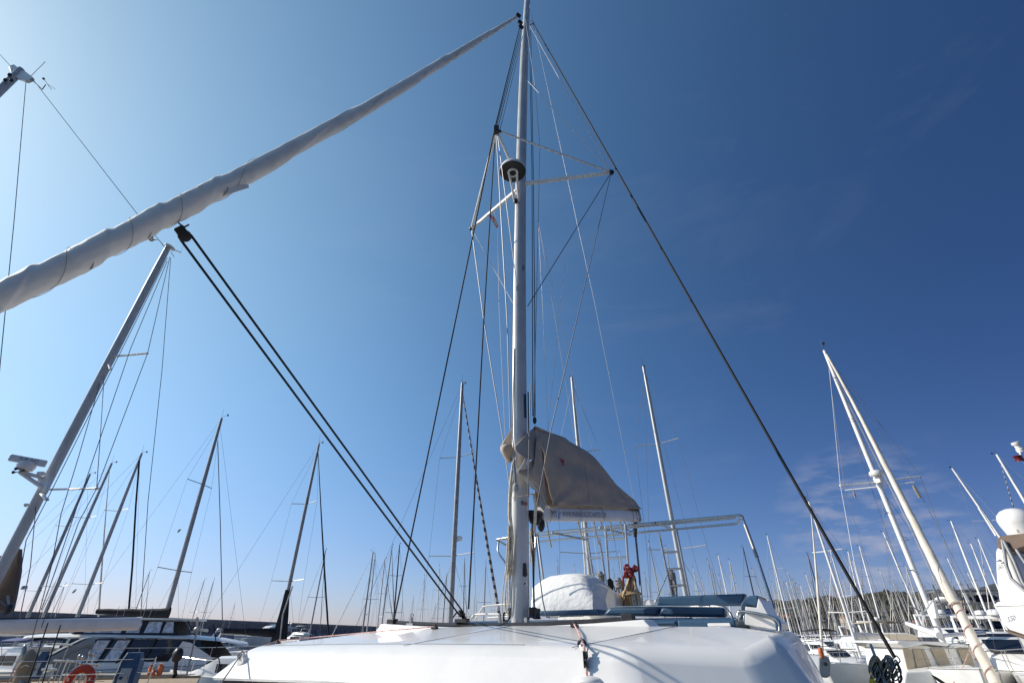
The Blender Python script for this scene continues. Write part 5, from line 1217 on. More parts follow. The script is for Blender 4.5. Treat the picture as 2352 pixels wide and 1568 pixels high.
# the enclosed motor cruiser
def cruiser():
    o = root('motor_cruiser', P(330, 1500, 29), 'white motor cruiser with long curved hardtop roof and tall dark saloon windows', 'motorboat')
    Yc = 28.0; hx = Vector((.94, .34, 0)).normalized(); hy = Vector((-.34, .94, 0)).normalized()
    base = P(330, 1540, Yc); base.z = 0
    def Q(x, y, z): return base + hx * x + hy * y + Vector((0, 0, z))
    rgs = []
    for i in range(13):
        t = i / 12; x = -7 + 14 * t; hb = 2.15 * (1 - max(0, (t - .5) / .5) ** 2.4) * (.93 + .07 * min(1, t * 3)); hb = max(hb, .05); zf = 1.05 + .35 * max(0, t - .35)
        rgs.append([Q(x, hb * q, z) for q, z in ((1, zf), (.97, .5), (.85, 0), (.4, -.4), (-.4, -.4), (-.85, 0), (-.97, .5), (-1, zf))])
    g = MB(); g.loft(rgs); g.build('hull', m_hullw, o, smooth=True)
    g = MB(); g.loft([[r_[0] + Vector((0, 0, .02)), r_[-1] + Vector((0, 0, .02))] for r_ in rgs], closed=False, cap=False); g.build('deck', m_gel2, o)
    g = MB(); g.box(-3.6, 3.0, -1.5, 1.5, 1.05, 1.35, Q); g.build('saloon_base', m_gel, o, bevel=.05)
    # glass saloon
    g = MB(); g.loft([[Q(-3.4, -1.45, 1.35), Q(3.0, -1.35, 1.35), Q(3.9, 0, 1.35), Q(3.0, 1.35, 1.35), Q(-3.4, 1.45, 1.35)], [Q(-3.3, -1.35, 2.26), Q(2.2, -1.25, 2.22), Q(2.9, 0, 2.22), Q(2.2, 1.25, 2.22), Q(-3.3, 1.35, 2.26)]]); sg = g.build('saloon_glass', m_glass, o)
    for x in (-3.35, -2.5, -1.7, -.9, .1):
        g = MB(); g.prism([Q(x, -1.47, 1.3), Q(x + .09, -1.47, 1.3), Q(x + .35, -1.38, 2.28), Q(x + .24, -1.38, 2.28)], hy * -.03); g.build('mullion', m_gel if x < -3 else m_plast, o)
    for x in (-3.0, -2.2, -1.4):
        g = MB(); g.prism([Q(x, -1.5, 1.4), Q(x + .55, -1.5, 1.4), Q(x + .75, -1.42, 2.2), Q(x + .25, -1.42, 2.2)], hy * -.01); g.build('curtain', m_glassl, o)
    g = MB(); g.prism([Q(1.2, -1.52, 1.3), Q(3.3, -1.42, 1.3), Q(2.9, -1.42, 1.55), Q(1.9, -1.45, 2.1), Q(1.55, -1.46, 2.15)], hy * -.02); g.build('side_fairing', m_gel, o)
    # hardtop
    rr = []
    for x, hw, z in ((-4.9, 1.2, 2.36), (-4.6, 1.6, 2.40), (-2, 1.75, 2.42), (1.5, 1.7, 2.36), (3.2, 1.4, 2.22), (4.3, .7, 2.02)):
        rr.append([Q(x, -hw, z - .08), Q(x, -hw * .9, z), Q(x, 0, z + .07), Q(x, hw * .9, z), Q(x, hw, z - .08), Q(x, 0, z - .12)])
    g = MB(); g.loft(rr); g.build('hardtop', m_gel, o, smooth=True)
    # low wheelhouse
    g = MB(); g.loft([[Q(-3.2, -1.05, 2.45), Q(1.2, -1.0, 2.42), Q(1.6, 0, 2.42), Q(1.2, 1.0, 2.42), Q(-3.2, 1.05, 2.45)], [Q(-2.5, -.95, 3.02), Q(.75, -.9, 3.0), Q(1.1, 0, 3.0), Q(.75, .9, 3.0), Q(-2.5, .95, 3.02)]]); g.build('wheelhouse_frame', m_plast, o)
    for a_, b_ in ((-2.75, -1.25), (-1.05, -.5), (-.3, .35), (.45, .95)):
        g = MB(); g.prism([Q(a_, -1.06, 2.5), Q(b_, -1.05, 2.5), Q(b_ - .02 if b_ < .9 else b_ - .15, -.97, 2.97), Q(a_ + (.45 if a_ < -2 else .05), -.98, 2.97)], hy * -.012); g.build('window', m_glassl, o)
    g = MB(); g.box(-3.6, 1.9, -1.2, 1.2, 3.04, 3.11, Q); g.build('wheelhouse_roof', m_gel, o, bevel=.03)
    g = MB(); g.tube([Q(1.2, -.2, 3.1), Q(1.7, -.3, 2.5), Q(1.9, -.4, 2.3)], (.03, .02), 6); g.build('wiper', m_plast, o)
    g = MB()
    for s_ in (-1,):
        rl = [Q(x, -2.0 if x < 4 else -1.3, 1.9 if x < 5 else 1.95) for x in (-6, -3, 0, 3, 5.5)]
        g.tube(rl, .016, 5)
        for p in rl: g.tube([p, p - Vector((0, 0, .75))], .012, 5)
    g.build('rail', m_steel, o)
    g = MB(); g.tube([Q(-4.4, -1.5, 2.3), Q(-4.5, -1.55, 1.2)], .03, 6); g.build('roof_post', m_steel, o)
    for xx in (-5.2, -2.4, 1.8):
        g = MB(); g.blob(Q(xx, -2.25, .75), .14, .14, .35, 12, 10); g.build('fender', m_navyc if xx > 0 else m_gel2, o, smooth=True)
    return Q
Q = cruiser()

# sailing boat with the black sail cover, behind the cruiser
X, Y, ln = at_mast(509, 960, 386, 1396, 16)
hd = P(226, 1400, Y) - P(386, 1400, Y); 
so_ = sailboat((X, Y), R(-8), 16, 'white sailboat with thick black sail cover on its boom and grey mast left of centre-left', mast=m_alud, cover=None, jib=None, sp=2, detail=1, mr=.12, lean=-math.sin(R(-8)) * ln, rake=-math.cos(R(-8)) * ln, boomang=0)
bcov = [(388, 1395), (386, 1420), (360, 1419), (230, 1410), (222, 1406), (226, 1396), (300, 1399), (370, 1395)]
g = MB(); n = 20; rr = []
for i in range(n + 1):
    t = i / n; x = 388 - 164 * t; yt = 1394 + 4 * min(1, t * 6) + .5 * math.sin(t * 20) - 1.5 * (t > .95); yb_ = 1421 - 12 * t
    c0_, c1_ = P(x, yt, Y - .1), P(x, yb_, Y - .1); c = (c0_ + c1_) / 2; hh = (c0_ - c1_).length / 2
    rr.append([c + Vector((.0, .16 * math.cos(q), hh * math.sin(q))) for q in [2 * math.pi * k / 14 for k in range(14)]])
g.loft(rr); g.build('sail_cover', m_blackc, so_, smooth=True)
for x in (268, 284, 330, 345):
    g = MB(); g.tube([P(x + 6, 1392, Y - .3), P(x, 1410, Y - .3), P(x - 4, 1418, Y - .3)], .012, 5); g.build('lazy_line', m_wirel, so_)
line('furled_staysail', [P(320, 1058, Y - 2), P(312, 1160, Y - 2), P(304, 1300, Y - 2), P(296, 1397, Y - 2)], .055, m_blackc, so_)
line('inner_forestay', [P(500, 1012, Y + 2), P(506, 1200, Y + 2), P(512, 1480, Y + 2)], .03, m_wire, so_)

# wind generator on its pole
wo = root('wind_generator', P(447, 1500, 19), 'small white wind generator on a thin slanting pole behind the pedestal', 'wind generator')
hb_ = P(453, 1444, 19)
g = MB(); g.tube([P(428, 1552, 19), hb_], .03, 6); g.build('pole', m_alud, wo)
g = MB(); g.blob(hb_, .12, .08, .08, 12, 8); g.build('nacelle', m_alu, wo, smooth=True)
for dx_, dy_ in ((0, -28), (26, 4), (-14, 8)):
    tp = P(453 + dx_, 1444 + dy_, 18.9); g = MB(); d = tp - hb_; w_ = d.cross(Vector((0, 1, 0))).normalized()
    g.add([hb_ + w_ * .03, hb_ - w_ * .03, hb_ + d * .95 - w_ * .045, tp, hb_ + d * .9 + w_ * .05], [(0, 1, 2, 3, 4)]); g.build('blade', m_alu, wo, solid=.015)

# other craft at lower left
motor_yacht((P(20, 1500, 27).x, 27), R(165), 7, 'white motor boat with navy awning at the far left edge', fly=False, bim=m_navyc, bimh=-.65, rad=False)
motor_yacht((P(120, 1490, 38).x, 38), R(200), 6.5, 'small white sports boat with slanting arch behind the grey inflatable', fly=False)
motor_yacht((P(612, 1480, 125).x, 125), R(236), 16, 'white flybridge motor yacht just above the left edge of the white coachroof', fly=True, name='motor_yacht')
motor_yacht((P(676, 1480, 120).x, 120), R(150), 10, 'motor yacht with pale grey awning, right of the black furled mast', fly=True, bim=m_greyc)
motor_yacht((P(455, 1475, 66).x, 66), R(185), 8, 'white sports cruiser moored below the roller doors', fly=False)
mt_ = motor_yacht((P(530, 1520, 25).x, 25), R(172), 5.6, 'small white motor boat with black folding canopy and outboard', fly=False, bim=None, rad=False)
g = MB(); cc = P(600, 1505, 24); g.loft([[P(592 + 34 * t, 1505 - 13 * math.sin(math.pi * (t * .9 + .08)) , 23.6 + q) for t in [k / 8 for k in range(9)]] for q in (0, .7, 1.4)], closed=False, cap=False); g.build('canopy', m_blackc, mt_, solid=.03, smooth=True)
g = MB(); g.tube([P(556, 1556, 23.5), P(592, 1512, 23.5)], .09, 6); g.build('canopy_leg', m_blackc, mt_, smooth=True)
g = MB(); g.tube([P(603, 1488, 23.5), P(632, 1500, 23.5), P(642, 1540, 23.5)], .02, 6); g.build('canopy_bow', m_steel, mt_)

# sailboats with visible masts: top pixel, foot pixel, height, heading, ...
S = [
 (207, 1088, 68, 1406, 15, 75, m_alud, None, None, 'grey mast, leftmost of the three leaning together at left'),
 (257, 1063, 104, 1406, 15.5, 80, m_alu, None, m_sail, 'grey mast in the middle of the three leaning together at left'),
 (326, 1040, 180, 1411, 15, 78, m_alu, None, None, 'grey mast, rightmost of the three leaning together at left'),
 (733, 1018, 641, 1455, 15, 71, m_alud, m_blackc, m_blackc, 'sailboat whose tall grey mast meets the left slope of the white coachroof'),
 (748, 1263, 712, 1450, 13, 90, m_alud, None, m_brown, 'shorter mast just right of the black furled stay left of centre'),
 (857, 1266, 833, 1447, 14, 180, m_alud, None, m_sail, 'sailboat with pale slanting forestay left of the jib track, leftmost of that cluster'),
 (862, 1273, 843, 1447, 13, 120, m_alu, None, None, 'thin mast second from left in the cluster behind the jib track end'),
 (884, 1283, 866, 1447, 13.5, 60, m_mastw, None, m_greyc, 'white mast third from left in the cluster behind the jib track end'),
 (901, 1252, 875, 1447, 15, 75, m_alu, None, m_blackc, 'tallest pale mast in the cluster behind the jib track end, with white spreaders'),
 (918, 1250, 906, 1400, 14, 80, m_black, None, None, 'thin black mast right of the cluster behind the jib track end'),
 (974.7, 1322, 969.5, 1432, 13, 90, m_mastw, None, None, 'short white mast between the jib track and the black sheets'),
 (1009.5, 1299, 1004, 1432, 14, 100, m_mastw, None, m_sail, 'white mast just left of the brown wooden mast'),
 (1026, 1320, 1017, 1432, 13, 80, m_wood, None, None, 'brown wooden mast just left of the tall silver mast'),
 (1067, 1285, 1064, 1424, 14, 85, m_alud, None, m_alu, 'mast with furled sail just right of the tall silver mast'),
 (1116, 1291, 1111, 1420, 14, 88, m_alud, None, None, 'thin grey mast seen behind the grey spiral-wrapped stay'),
 (1136, 1366, 1134, 1424, 11, 92, m_mastw, None, None, 'short mast over the port rail left of the big mast'),
 (1281, 1288, 1281, 1340, 14, 90, m_alud, None, None, 'mast tip just above the white tarpaulin'),
 (1423.5, 1269, 1435, 1390, 14, 95, m_alu, None, None, 'pale mast between the two rails of the chrome ladder'),
 (1490, 1245, 1515, 1367, 15, 70, m_alu, None, m_sail, 'mast just left of the right-hand ladder, dark tip'),
 (1481.8, 1318, 1487.6, 1375, 12, 90, m_alud, None, None, 'short dark mast right of the tan rope bundle'),
 (1529.6, 1255, 1546, 1367, 15, 80, m_alu, None, None, 'mast with white tip seen between the ladder rails at right'),
 (1592, 1303, 1604, 1362, 14, 85, m_alu, None, m_sail, 'mast with furled sail just right of the right-hand ladder'),
 (1626, 1286, 1640.5, 1362, 15, 95, m_alud, None, None, 'dark topped mast above the highest blue bolster, leftmost of that row'),
 (1636, 1310, 1646, 1362, 13, 60, m_alud, None, None, 'short mast leaning right beside the dark topped mast'),
 (1649.7, 1275, 1669, 1362, 16, 95, m_mastw, None, None, 'thick pale mast above the right half of the highest blue bolster'),
 (1651, 1321, 1661, 1362, 13, 75, m_alu, None, None, 'small mast just left of the thick pale mast above the bolster'),
 (1675, 1286, 1690, 1362, 15, 85, m_alu, None, m_sail, 'mast with white furled sail above the right end of the bolster'),
 (1706, 1255, 1731, 1364, 16, 100, m_black, None, None, 'black mast with silver tip left of the bimini post'),
 (1728, 1307, 1763, 1409, 14, 80, m_alu, None, None, 'tan-grey mast crossing behind the bimini post'),
 (1762, 1229, 1812, 1433, 16, 70, m_mastw, None, m_sail, 'tall white mast with wide spreaders just right of the bimini post'),
 (1806, 1336, 1840, 1456, 13, 80, m_mastw, None, None, 'clean white mast next right of the tall wide-spreader mast'),
 (1808.5, 1312, 1851, 1458, 14.5, 100, m_alu, None, None, 'faint thin mast crossing behind the clean white one'),
 (1819.4, 1333, 1855, 1458, 14, 60, m_alu, None, m_greyc, 'grey mast in the middle of the forest left of the black mast'),
 (1830, 1340, 1858, 1445, 13, 85, m_alu, None, None, 'thin pale mast in the forest, left of the black mast'),
 (1838.8, 1344.6, 1872, 1460, 13, 95, m_mastw, None, m_sail, 'pale mast with furled sail directly left of the black mast'),
 (1851, 1319, 1890.6, 1444, 14, 80, m_mastw, None, None, 'mast with dark top half left of the black mast'),
 (1854.6, 1270, 1911, 1470, 16, 75, m_black, None, m_blackc, 'tall black mast with short spreaders in the right-hand forest'),
 (1886.8, 1328, 1921, 1440, 14, 85, m_alu, None, None, 'thin mast immediately right of the tall black mast'),
 (1895, 1337, 1923, 1440, 14, 65, m_alu, None, None, 'second thin mast right of the tall black mast'),
 (1915, 1344, 1930, 1400, 14, 85, m_wood, None, None, 'dull brown mast left of the great white mast under the black shroud'),
 (1907, 1263, 1965, 1458, 15, 190, m_mastw, m_beige, m_sail, 'white mast close right of the great white mast'),
 (1947.8, 1266, 1979.4, 1400, 15.5, 80, m_mastw, None, m_sail, 'mast just right of where the black shroud crosses the forest'),
 (1959, 1287.5, 1998.8, 1430, 15, 95, m_mastw, None, m_stripe, 'mast with black and white twisted sail, left one of two'),
 (1974, 1254, 2027, 1446, 16, 85, m_mastw, None, m_stripe, 'taller mast with black and white twisted sail, right one of two'),
 (2021, 1310, 2056, 1420, 14.5, 80, m_alu, None, None, 'thin mast left of the tall mast that tops the forest'),
 (2029, 1222, 2122.8, 1443, 16.5, 100, m_mastw, None, None, 'tall white mast topping the forest left of the two huge white spars'),
 (2046.6, 1326, 2080, 1400, 14, 75, m_alu, None, m_sail, 'mast right behind the foot of the tall forest mast'),
 (2080, 1298.5, 2115, 1408, 15, 90, m_alu, None, m_sail, 'mast half hidden left of the huge white mast'),
 (2136.5, 1308, 2183, 1443, 15, 70, m_alud, None, None, 'dark mast between the huge white mast and the huge furled sail'),
 (2176.5, 1282, 2216, 1369, 16, 95, m_mastw, None, None, 'slim white mast right behind the huge furled sail'),
 (2184.3, 1196, 2284, 1452, 17, 105, m_mastw, None, None, 'tall slim white mast right of the huge furled sail'),
 (2222.4, 1315, 2283, 1437, 13, 85, m_mastw, None, None, 'short white mast below the tall slim one at right'),
 (2230, 1248, 2304.5, 1437, 15, 90, m_mastw, m_blackc, None, 'white mast with black bundle at its foot near the right edge'),
 (2246.8, 1237, 2310, 1392, 15.5, 80, m_mastw, None, m_sail, 'white mast running down behind the white flybridge arch at right'),
 (2187, 1075, 2292, 1226, 17, 60, m_mastw, None, None, 'plain white spar leaning towards the satellite dome at right'),
 (2289, 1043, 2356, 1155, 17, 80, m_mastw, None, m_stripe, 'mast with black and white twisted sail in the top right cluster'),
]
fleet = []
for i, (x0, y0, x1, y1, H, hdg, mm, cov, jb, lab) in enumerate(S):
    near = (ray(x0, y0).z / ray(x0, y0).y) > .2
    bt_ = mboat(x0, y0, x1, y1, H, R(hdg), lab if len(lab.split()) > 3 else lab, mast=mm, cover=cov, jib=jb, sp=2 if near else 1 + i % 2, detail=1 if near else 0,
          hull=[m_hullw, m_hullw, m_hullb, m_hullw, m_hullg][i % 5] if not near else m_hullw, jibr=.06 if i != 4 else .04,
          group='sailboats moored across the marina')
    fleet.append(bt_)
b3 = fleet[3]; Y3 = b3.location.y
g = MB(); g.prism([P(x, y, Y3 - .5) for x, y in ((655, 1352), (662, 1356), (655, 1470), (620, 1474), (640, 1410))], Vector((.05, .22, 0))); g.build('black_trysail', m_blackc, b3, bevel=.05)
g = MB(); g.tube([P(672, 1345, Y3 - .6), P(650, 1410, Y3 - .6), P(643, 1470, Y3 - .6)], .05, 8); g.build('spinnaker_pole', m_alu, b3, smooth=True)
def pennant(px, Y, m, lab, nm='flag'):
    o = root(nm, P(px[0][0], px[0][1], Y), lab, 'flag'); g = MB(); n = len(px) // 2
    g.loft([[P(px[i][0], px[i][1], Y + .03 * (i % 2)), P(px[-1 - i][0], px[-1 - i][1], Y + .03 * (i % 2))] for i in range(n)], closed=False, cap=False); g.build('cloth', m, o, solid=.01)
m_flagb = mat('flag_blue', (.10, .16, .36), .8, c2=(.5, .5, .52), scale=9, lo=.48, hi=.52); m_flagw = mat('flag_cream', (.55, .50, .38), .8, var=.3, scale=9)
m_flagi = mat('flag_tricolour', (.6, .05, .05), .8, c2=(.6, .6, .58), scale=5, lo=.45, hi=.5)
pennant([(50, 1346), (56, 1344), (64, 1345), (62, 1352), (55, 1353), (47, 1353)], 17.5, m_flagb, 'small blue and white courtesy flag at far left above the white boom')
pennant([(176, 1351), (171, 1354), (166, 1359), (165, 1362), (171, 1360), (175, 1355)], 22, m_flagw, 'small cream pennant between the leaning grey masts at left')
pennant([(414, 1214), (410, 1216), (407, 1222), (409, 1223), (413, 1219), (417, 1216)], 30, m_flagw, 'tiny pale pennant under the spreader of the mast with black sail cover')
pennant([(1957, 1122), (1960, 1130), (1963, 1142), (1967, 1146), (1966, 1135), (1962, 1124)], 20, m_flagi, 'small red, white and green flag under the left spreader of the huge white mast')
o = root('radar_reflector', P(2104, 1122, 21), 'thin yellowish tube reflector hanging under the right spreader of the huge white mast', 'radar reflector')
g = MB(); g.tube([P(2098, 1115, 21), P(2113, 1143, 21)], .05, 8); g.build('tube', m_khaki, o, smooth=True); line('hanger', [P(2092, 1098, 21), P(2098, 1115, 21)], .01, m_wire, o)
for k, (x, y, lab) in enumerate(((346, 1546, 'orange life vest hung on the rail right of the nearest blue pedestal'), (368, 1544, 'faded orange bag hung beside the orange life vest'))):
    o = root('life_vest' if k == 0 else 'orange_bag', P(x, y, 19), lab, 'life vest' if k == 0 else 'bag')
    g = MB(); g.blob(P(x, y - 6, 19), .10, .06, .17, 12, 10, amp=.5, fr=4); g.blob(P(x + 5, y + 2, 18.9), .08, .05, .14, 12, 10, amp=.5, fr=5) if k == 0 else None; g.build('cloth', m_orange, o, smooth=True)
    g = MB(); g.torus(P(x, y - 18, 19), .05, .01, Vector((0, 1, 0)), 12, 5); g.build('strap', m_ropew, o)
o = root('outboard_motor', P(404, 1530, 18.5), 'black outboard motor tilted on the rail behind the wind generator pole', 'outboard motor')
g = MB(); g.blob(P(408, 1503, 18.5), .16, .14, .2, 14, 10, amp=.2); g.build('cowling', m_plast, o, smooth=True)
g = MB(); g.tube([P(406, 1512, 18.5), P(402, 1540, 18.5), P(404, 1552, 18.5)], [(.07, .05), (.06, .04), (.05, .03)], 8); g.build('shaft', m_plast, o, smooth=True)
g = MB(); g.lathe([(.02, -.03), (.09, -.01), (.09, .01), (.02, .03)], P(399, 1552, 18.5), 12, ax=Vector((1, .2, 0))); g.build('propeller', m_plast, o)
# three tall ones near the middle
mboat(1062, 880, 1034, 1434, 17, R(62), 'tall silver mast with two spreader pairs and a radar dome, left of the big mast', mast=m_alud, sp=2, mr=.13, jib=m_stripe, radar=True, jibr=.08, group='sailboats moored across the marina')
mboat(1313, 866, 1356, 1335, 17, R(85), 'tall silver mast standing behind the taupe sail bag', mast=m_alu, sp=2, mr=.12, jib=m_sail, jibr=.05, group='sailboats moored across the marina')
mboat(1478, 842, 1575, 1365, 17, R(60), 'tall silver mast with white-tipped spreaders behind the right-hand ladder', mast=m_alu, sp=2, mr=.12, jib=None, group='sailboats moored across the marina')

# the big white sailing boat at right with a thick furled genoa and pilothouse
X, Y, ln = at_mast(1893, 805, 2185, 1520, 15.5)
fx = P(2285, 1568, 16.2); hv = Vector((fx.x - X, fx.y - Y, 0)); hr = math.atan2(hv.y, hv.x)
bigH = sailboat((X, Y), hr, 15.5, 'big white sailboat with huge furled genoa, beige window covers and a radar on its mast', mast=m_mastw, jib=None, sp=1, detail=1, mr=.11, lean=-math.sin(hr) * ln, rake=-math.cos(hr) * ln, boomang=R(-28), Ls=.78)
gp2 = [P(x, y, d) for x, y, d in ((1899, 814, Y - .3), (1960, 925, Y - .9), (2030, 1062, Y - 1.7), (2105, 1210, Y - 2.7), (2172, 1345, Y - 3.7), (2195, 1388, Y - 4.0))]
pts = catmull(gp2, 10)
g = MB(); g.tube(pts, [.045 + .115 * min(1, i / (len(pts) - 1) * 1.25) for i in range(len(pts))], 14, rfn=furl_rfn(2, 12, .16)); g.build('furled_genoa', m_sailp, bigH, smooth=True)
gp3 = catmull([P(2193, 1384, Y - 4.0), P(2203, 1400, Y - 4.1), P(2240, 1478, Y - 4.7), P(2290, 1575, Y - 5.4)], 8)
g = MB(); g.tube(gp3, [.2 if i < 2 else .135 for i in range(len(gp3))], 14, rfn=furl_rfn(5, 5, .1)); lo_ = g.build('furled_foot', m_sailp, bigH, smooth=True)
g = MB(); sp2 = []
for i in range(len(gp3) * 6):
    t = i / (len(gp3) * 6 - 1) * (len(gp3) - 1); k = min(int(t), len(gp3) - 2); p = gp3[k].lerp(gp3[k + 1], t - k); a_ = i * .26
    tt = (gp3[k + 1] - gp3[k]).normalized(); xx = tt.cross(Vector((0, 1, 0))).normalized(); yy = tt.cross(xx)
    sp2.append(p + (xx * math.cos(a_) + yy * math.sin(a_)) * .155)
g.tube(sp2[14:], .014, 5); g.build('lashing', m_roper, lo_)
sl_ = P(1893, 806, Y)
g = MB(); rdc = P(2014, 1087, Y - .35); g.lathe([(.02, -.11), (.27, -.09), (.31, 0), (.28, .1), (.02, .14)], rdc, 20); rdm = g.build('radar_dome', m_mastw, bigH, smooth=True)
g = MB(); g.obox(P(2018, 1102, Y - .2), Vector((.1, 0, 0)), Vector((0, .2, 0)), Vector((0, 0, .14))); g.build('radar_bracket', m_mastw, bigH, bevel=.03)
for a_, b_ in (((2030, 1106), (1929, 1114)), ((2036, 1104), (2113, 1093))):
    g = MB(); g.tube([P(*a_, Y), P(*b_, Y - (.2 if b_[0] < 2000 else -.6))], (.05, .03), 8); g.build('spreader', m_mastw, bigH, smooth=True)
for k, (x, y) in enumerate(((1905, 838), (1920, 868), (1949, 968), (1980, 1040), (2012, 1110), (2040, 1178), (2068, 1240), (2096, 1310), (2122, 1370), (2150, 1440))):
    g = MB(); c = P(x + 2, y, Y - .1); g.tube([c, c + Vector((-.22 if k % 2 else .28, -.05, 0)), c + Vector((-.2 if k % 2 else .24, 0, .12 if k % 2 == 0 else .02)), c + Vector((0, 0, .2 if k % 2 == 0 else .04))], .014, 5); g.build('mast_step', m_alud, bigH)
line('shroud', [P(1905, 848, Y), P(1930, 1112, Y - .2), P(1962, 1290, Y - .6), P(1990, 1400, Y - 1)], .012, m_wirel, bigH)
line('shroud', [P(1925, 850, Y), P(2113, 1092, Y + .6), P(2190, 1300, Y + .6), P(2250, 1440, Y)], .012, m_wire, bigH)
line('topping_lift', [P(1915, 860, Y), P(2010, 1050, Y + 1), P(2080, 1190, Y + 1), P(2155, 1350, Y + 1)], .014, m_wirel, bigH)
g = MB(); b1, b2 = P(2158, 1459, Y - .2), P(2083, 1431, Y + 2.5); g.tube([b1, b1.lerp(b2, .5), b2], [.12, .12, .08], 10); g.build('white_boom', m_gel, bigH, smooth=True)
g = MB(); q = [P(x, y, Y - 1.0) for x, y in ((2142, 1378), (2150, 1377), (2159, 1416), (2154, 1420), (2150, 1418))]; g.prism(q, (0, .25, 0)); g.build('loudhailer', m_gel, bigH, bevel=.04)
g = MB(); hub = P(2121, 1407, Y - 1.4)
for dx_, dy_ in ((-30, -16), (-2, 30), (22, -30)): g.tube([hub, P(2121 + dx_, 1407 + dy_, Y - 1.4)], (.06, .012), 5)
g.blob(hub, .1, .1, .08, 10, 8); g.build('wind_turbine', m_greyc, bigH)
# pilothouse with beige covers
Yp = Y - 1.6
def ph(name, px, m, dy=0, dep=.04, bev=0): 
    g = MB(); g.prism([P(x, y, Yp + dy) for x, y in px], Vector((.0, dep, 0))); return g.build(name, m, bigH, bevel=bev)
ph('pilothouse', [(2072, 1484), (2096, 1480), (2130, 1481), (2138, 1484), (2232, 1488), (2244, 1530), (2240, 1560), (2100, 1560), (2080, 1530)], m_gel, .05, 2.2, .05)
for pan in ([(2073, 1489), (2091, 1488), (2104, 1538), (2085, 1539)], [(2097, 1489), (2123, 1489), (2144, 1538), (2108, 1538)], [(2138, 1488), (2168, 1488), (2190, 1537), (2163, 1538)], [(2200, 1490), (2226, 1489), (2240, 1528), (2216, 1528)]):
    ph('window_cover', pan, m_beige, -.02, .05, .012)
ph('roof_brow', [(2060, 1476), (2064, 1471), (2160, 1473), (2236, 1482), (2240, 1487), (2160, 1482), (2128, 1478), (2080, 1487)], m_gel, -.25, 2.6, .03)
ph('solar_panel', [(2062, 1472), (2080, 1470), (2160, 1471), (2160, 1475), (2080, 1476)], m_glass, -.1, 1.6)
ph('foredeck_house', [(2080, 1541), (2120, 1539), (2140, 1536), (2180, 1530), (2230, 1526), (2262, 1545), (2270, 1575), (2075, 1575)], m_gel, -.7, 1.5, .08)
g = MB(); g.blob(P(2160, 1563, Yp - 1.4), .28, .06, .06, 10, 8, fn=lambda p: P(2160, 1563, Yp - 1.4) + Vector((p.x * .8, p.y, p.z - p.x * .55))); g.build('hull_port', m_plast, bigH, smooth=True)
g = MB(); g.tube(catmull([P(2225, 1548, Yp - 2.2), P(2262, 1543, Yp - 2.4), P(2292, 1541, Yp - 2.6), P(2300, 1560, Yp - 2.6), P(2310, 1585, Yp - 2.6)], 4), .02, 6)
for x in (2233, 2262, 2290): g.tube([P(x, 1546 - (x - 2233) * .08, Yp - 2.4), P(x + 14, 1590, Yp - 2.4)], .016, 5)
g.build('bow_rail', m_alud, bigH, smooth=True)
line('mast_rope', [P(2160, 1478, Y - .4), P(2166, 1500, Y - .4), P(2172, 1524, Y - .4)], .03, m_ropeg, bigH)
line('red_line', [P(2240, 1459, Y - 4.6), P(2228, 1490, Y - 4), P(2212, 1530, Y - 3.4), P(2185, 1575, Y - 3.2)], .012, m_roper, bigH)

# motor yacht at the right edge: flybridge corner, arch, dome; its side looks to the left
myr = root('motor_yacht', P(2330, 1420, 10.5), 'white motor yacht with brown bimini and satellite dome cut off by the right edge', 'motorboat')
def PY(x, y, Y0=10.3): return P(x, y, Y0 - (x - 2285) * .0062)
yn = Vector((-.85, -.52, 0)).normalized()
def MY(px, d0, depth, name, m, bev=.0, par=myr):
    g = MB(); g.prism([PY(x, y, d0) for x, y in px], -yn * depth); return g.build(name, m, par, bevel=bev)
flyb = MY([(2281, 1386), (2290, 1381), (2500, 1378), (2500, 1500), (2352, 1458), (2318, 1447), (2300, 1432), (2292, 1410)], 10.0, 2.8, 'flybridge', m_gel, .05)
MY([(2306, 1446), (2352, 1459), (2500, 1501), (2500, 1510), (2352, 1467), (2318, 1454)], 10.0, 2.8, 'soffit', m_brown)
MY([(2283, 1386.5), (2500, 1381), (2500, 1385), (2284, 1391)], 9.97, .05, 'coaming_line', m_gel2)
arch = MY([(2285, 1262), (2292, 1255), (2303, 1252), (2318, 1275), (2340, 1330), (2352, 1352), (2400, 1385), (2294, 1384), (2289, 1350), (2286, 1310)], 10.3, 1.3, 'radar_arch', m_gel, .06)
def ytext(sx, p0, p1, hpx, ob, m, par):
    tmp = MB(); w = text(tmp, sx, 1.0, lambda x, y: Vector((x, y, 0)))
    bpy.context.view_layer.update(); bv = BVHTree.FromObject(ob, bpy.context.evaluated_depsgraph_get()); oo_ = Vector((0, 0, EYE)) - myr.location
    def f(x, y):
        px_, py_ = p0[0] + (p1[0] - p0[0]) * x / w - y * hpx * .10, p0[1] + (p1[1] - p0[1]) * x / w - y * hpx
        d = ray(px_, py_).normalized(); h = bv.ray_cast(oo_, d)
        return (h[0] + myr.location if h[0] is not None else PY(px_, py_, 10)) - d * .015
    g = MB(); text(g, sx, 1.0, f); g.build('lettering', m, par)
ytext('GALEO', (2292, 1308), (2305, 1301), 17, arch, m_inkg, arch)
g = MB(); g.add([PY(x, y, 10.3) + yn * .07 for x, y in ((2291, 1290), (2299, 1284), (2305, 1287), (2305, 1290), (2298, 1289))], [(0, 1, 2, 3, 4)]); g.build('logo', m_ink, arch, solid=.004)
ytext('550', (2314, 1428), (2332, 1423), 18, flyb, m_inkg, myr)
g = MB(); dc_ = P(2350, 1226, 10.8); g.lathe([(.24, -.10), (.25, 0), (.30, .2), (.31, .3), (.28, .40), (.2, .48), (.1, .52), (.01, .53)], dc_, 28); dm = g.build('satellite_dome', m_gel, myr, smooth=True)
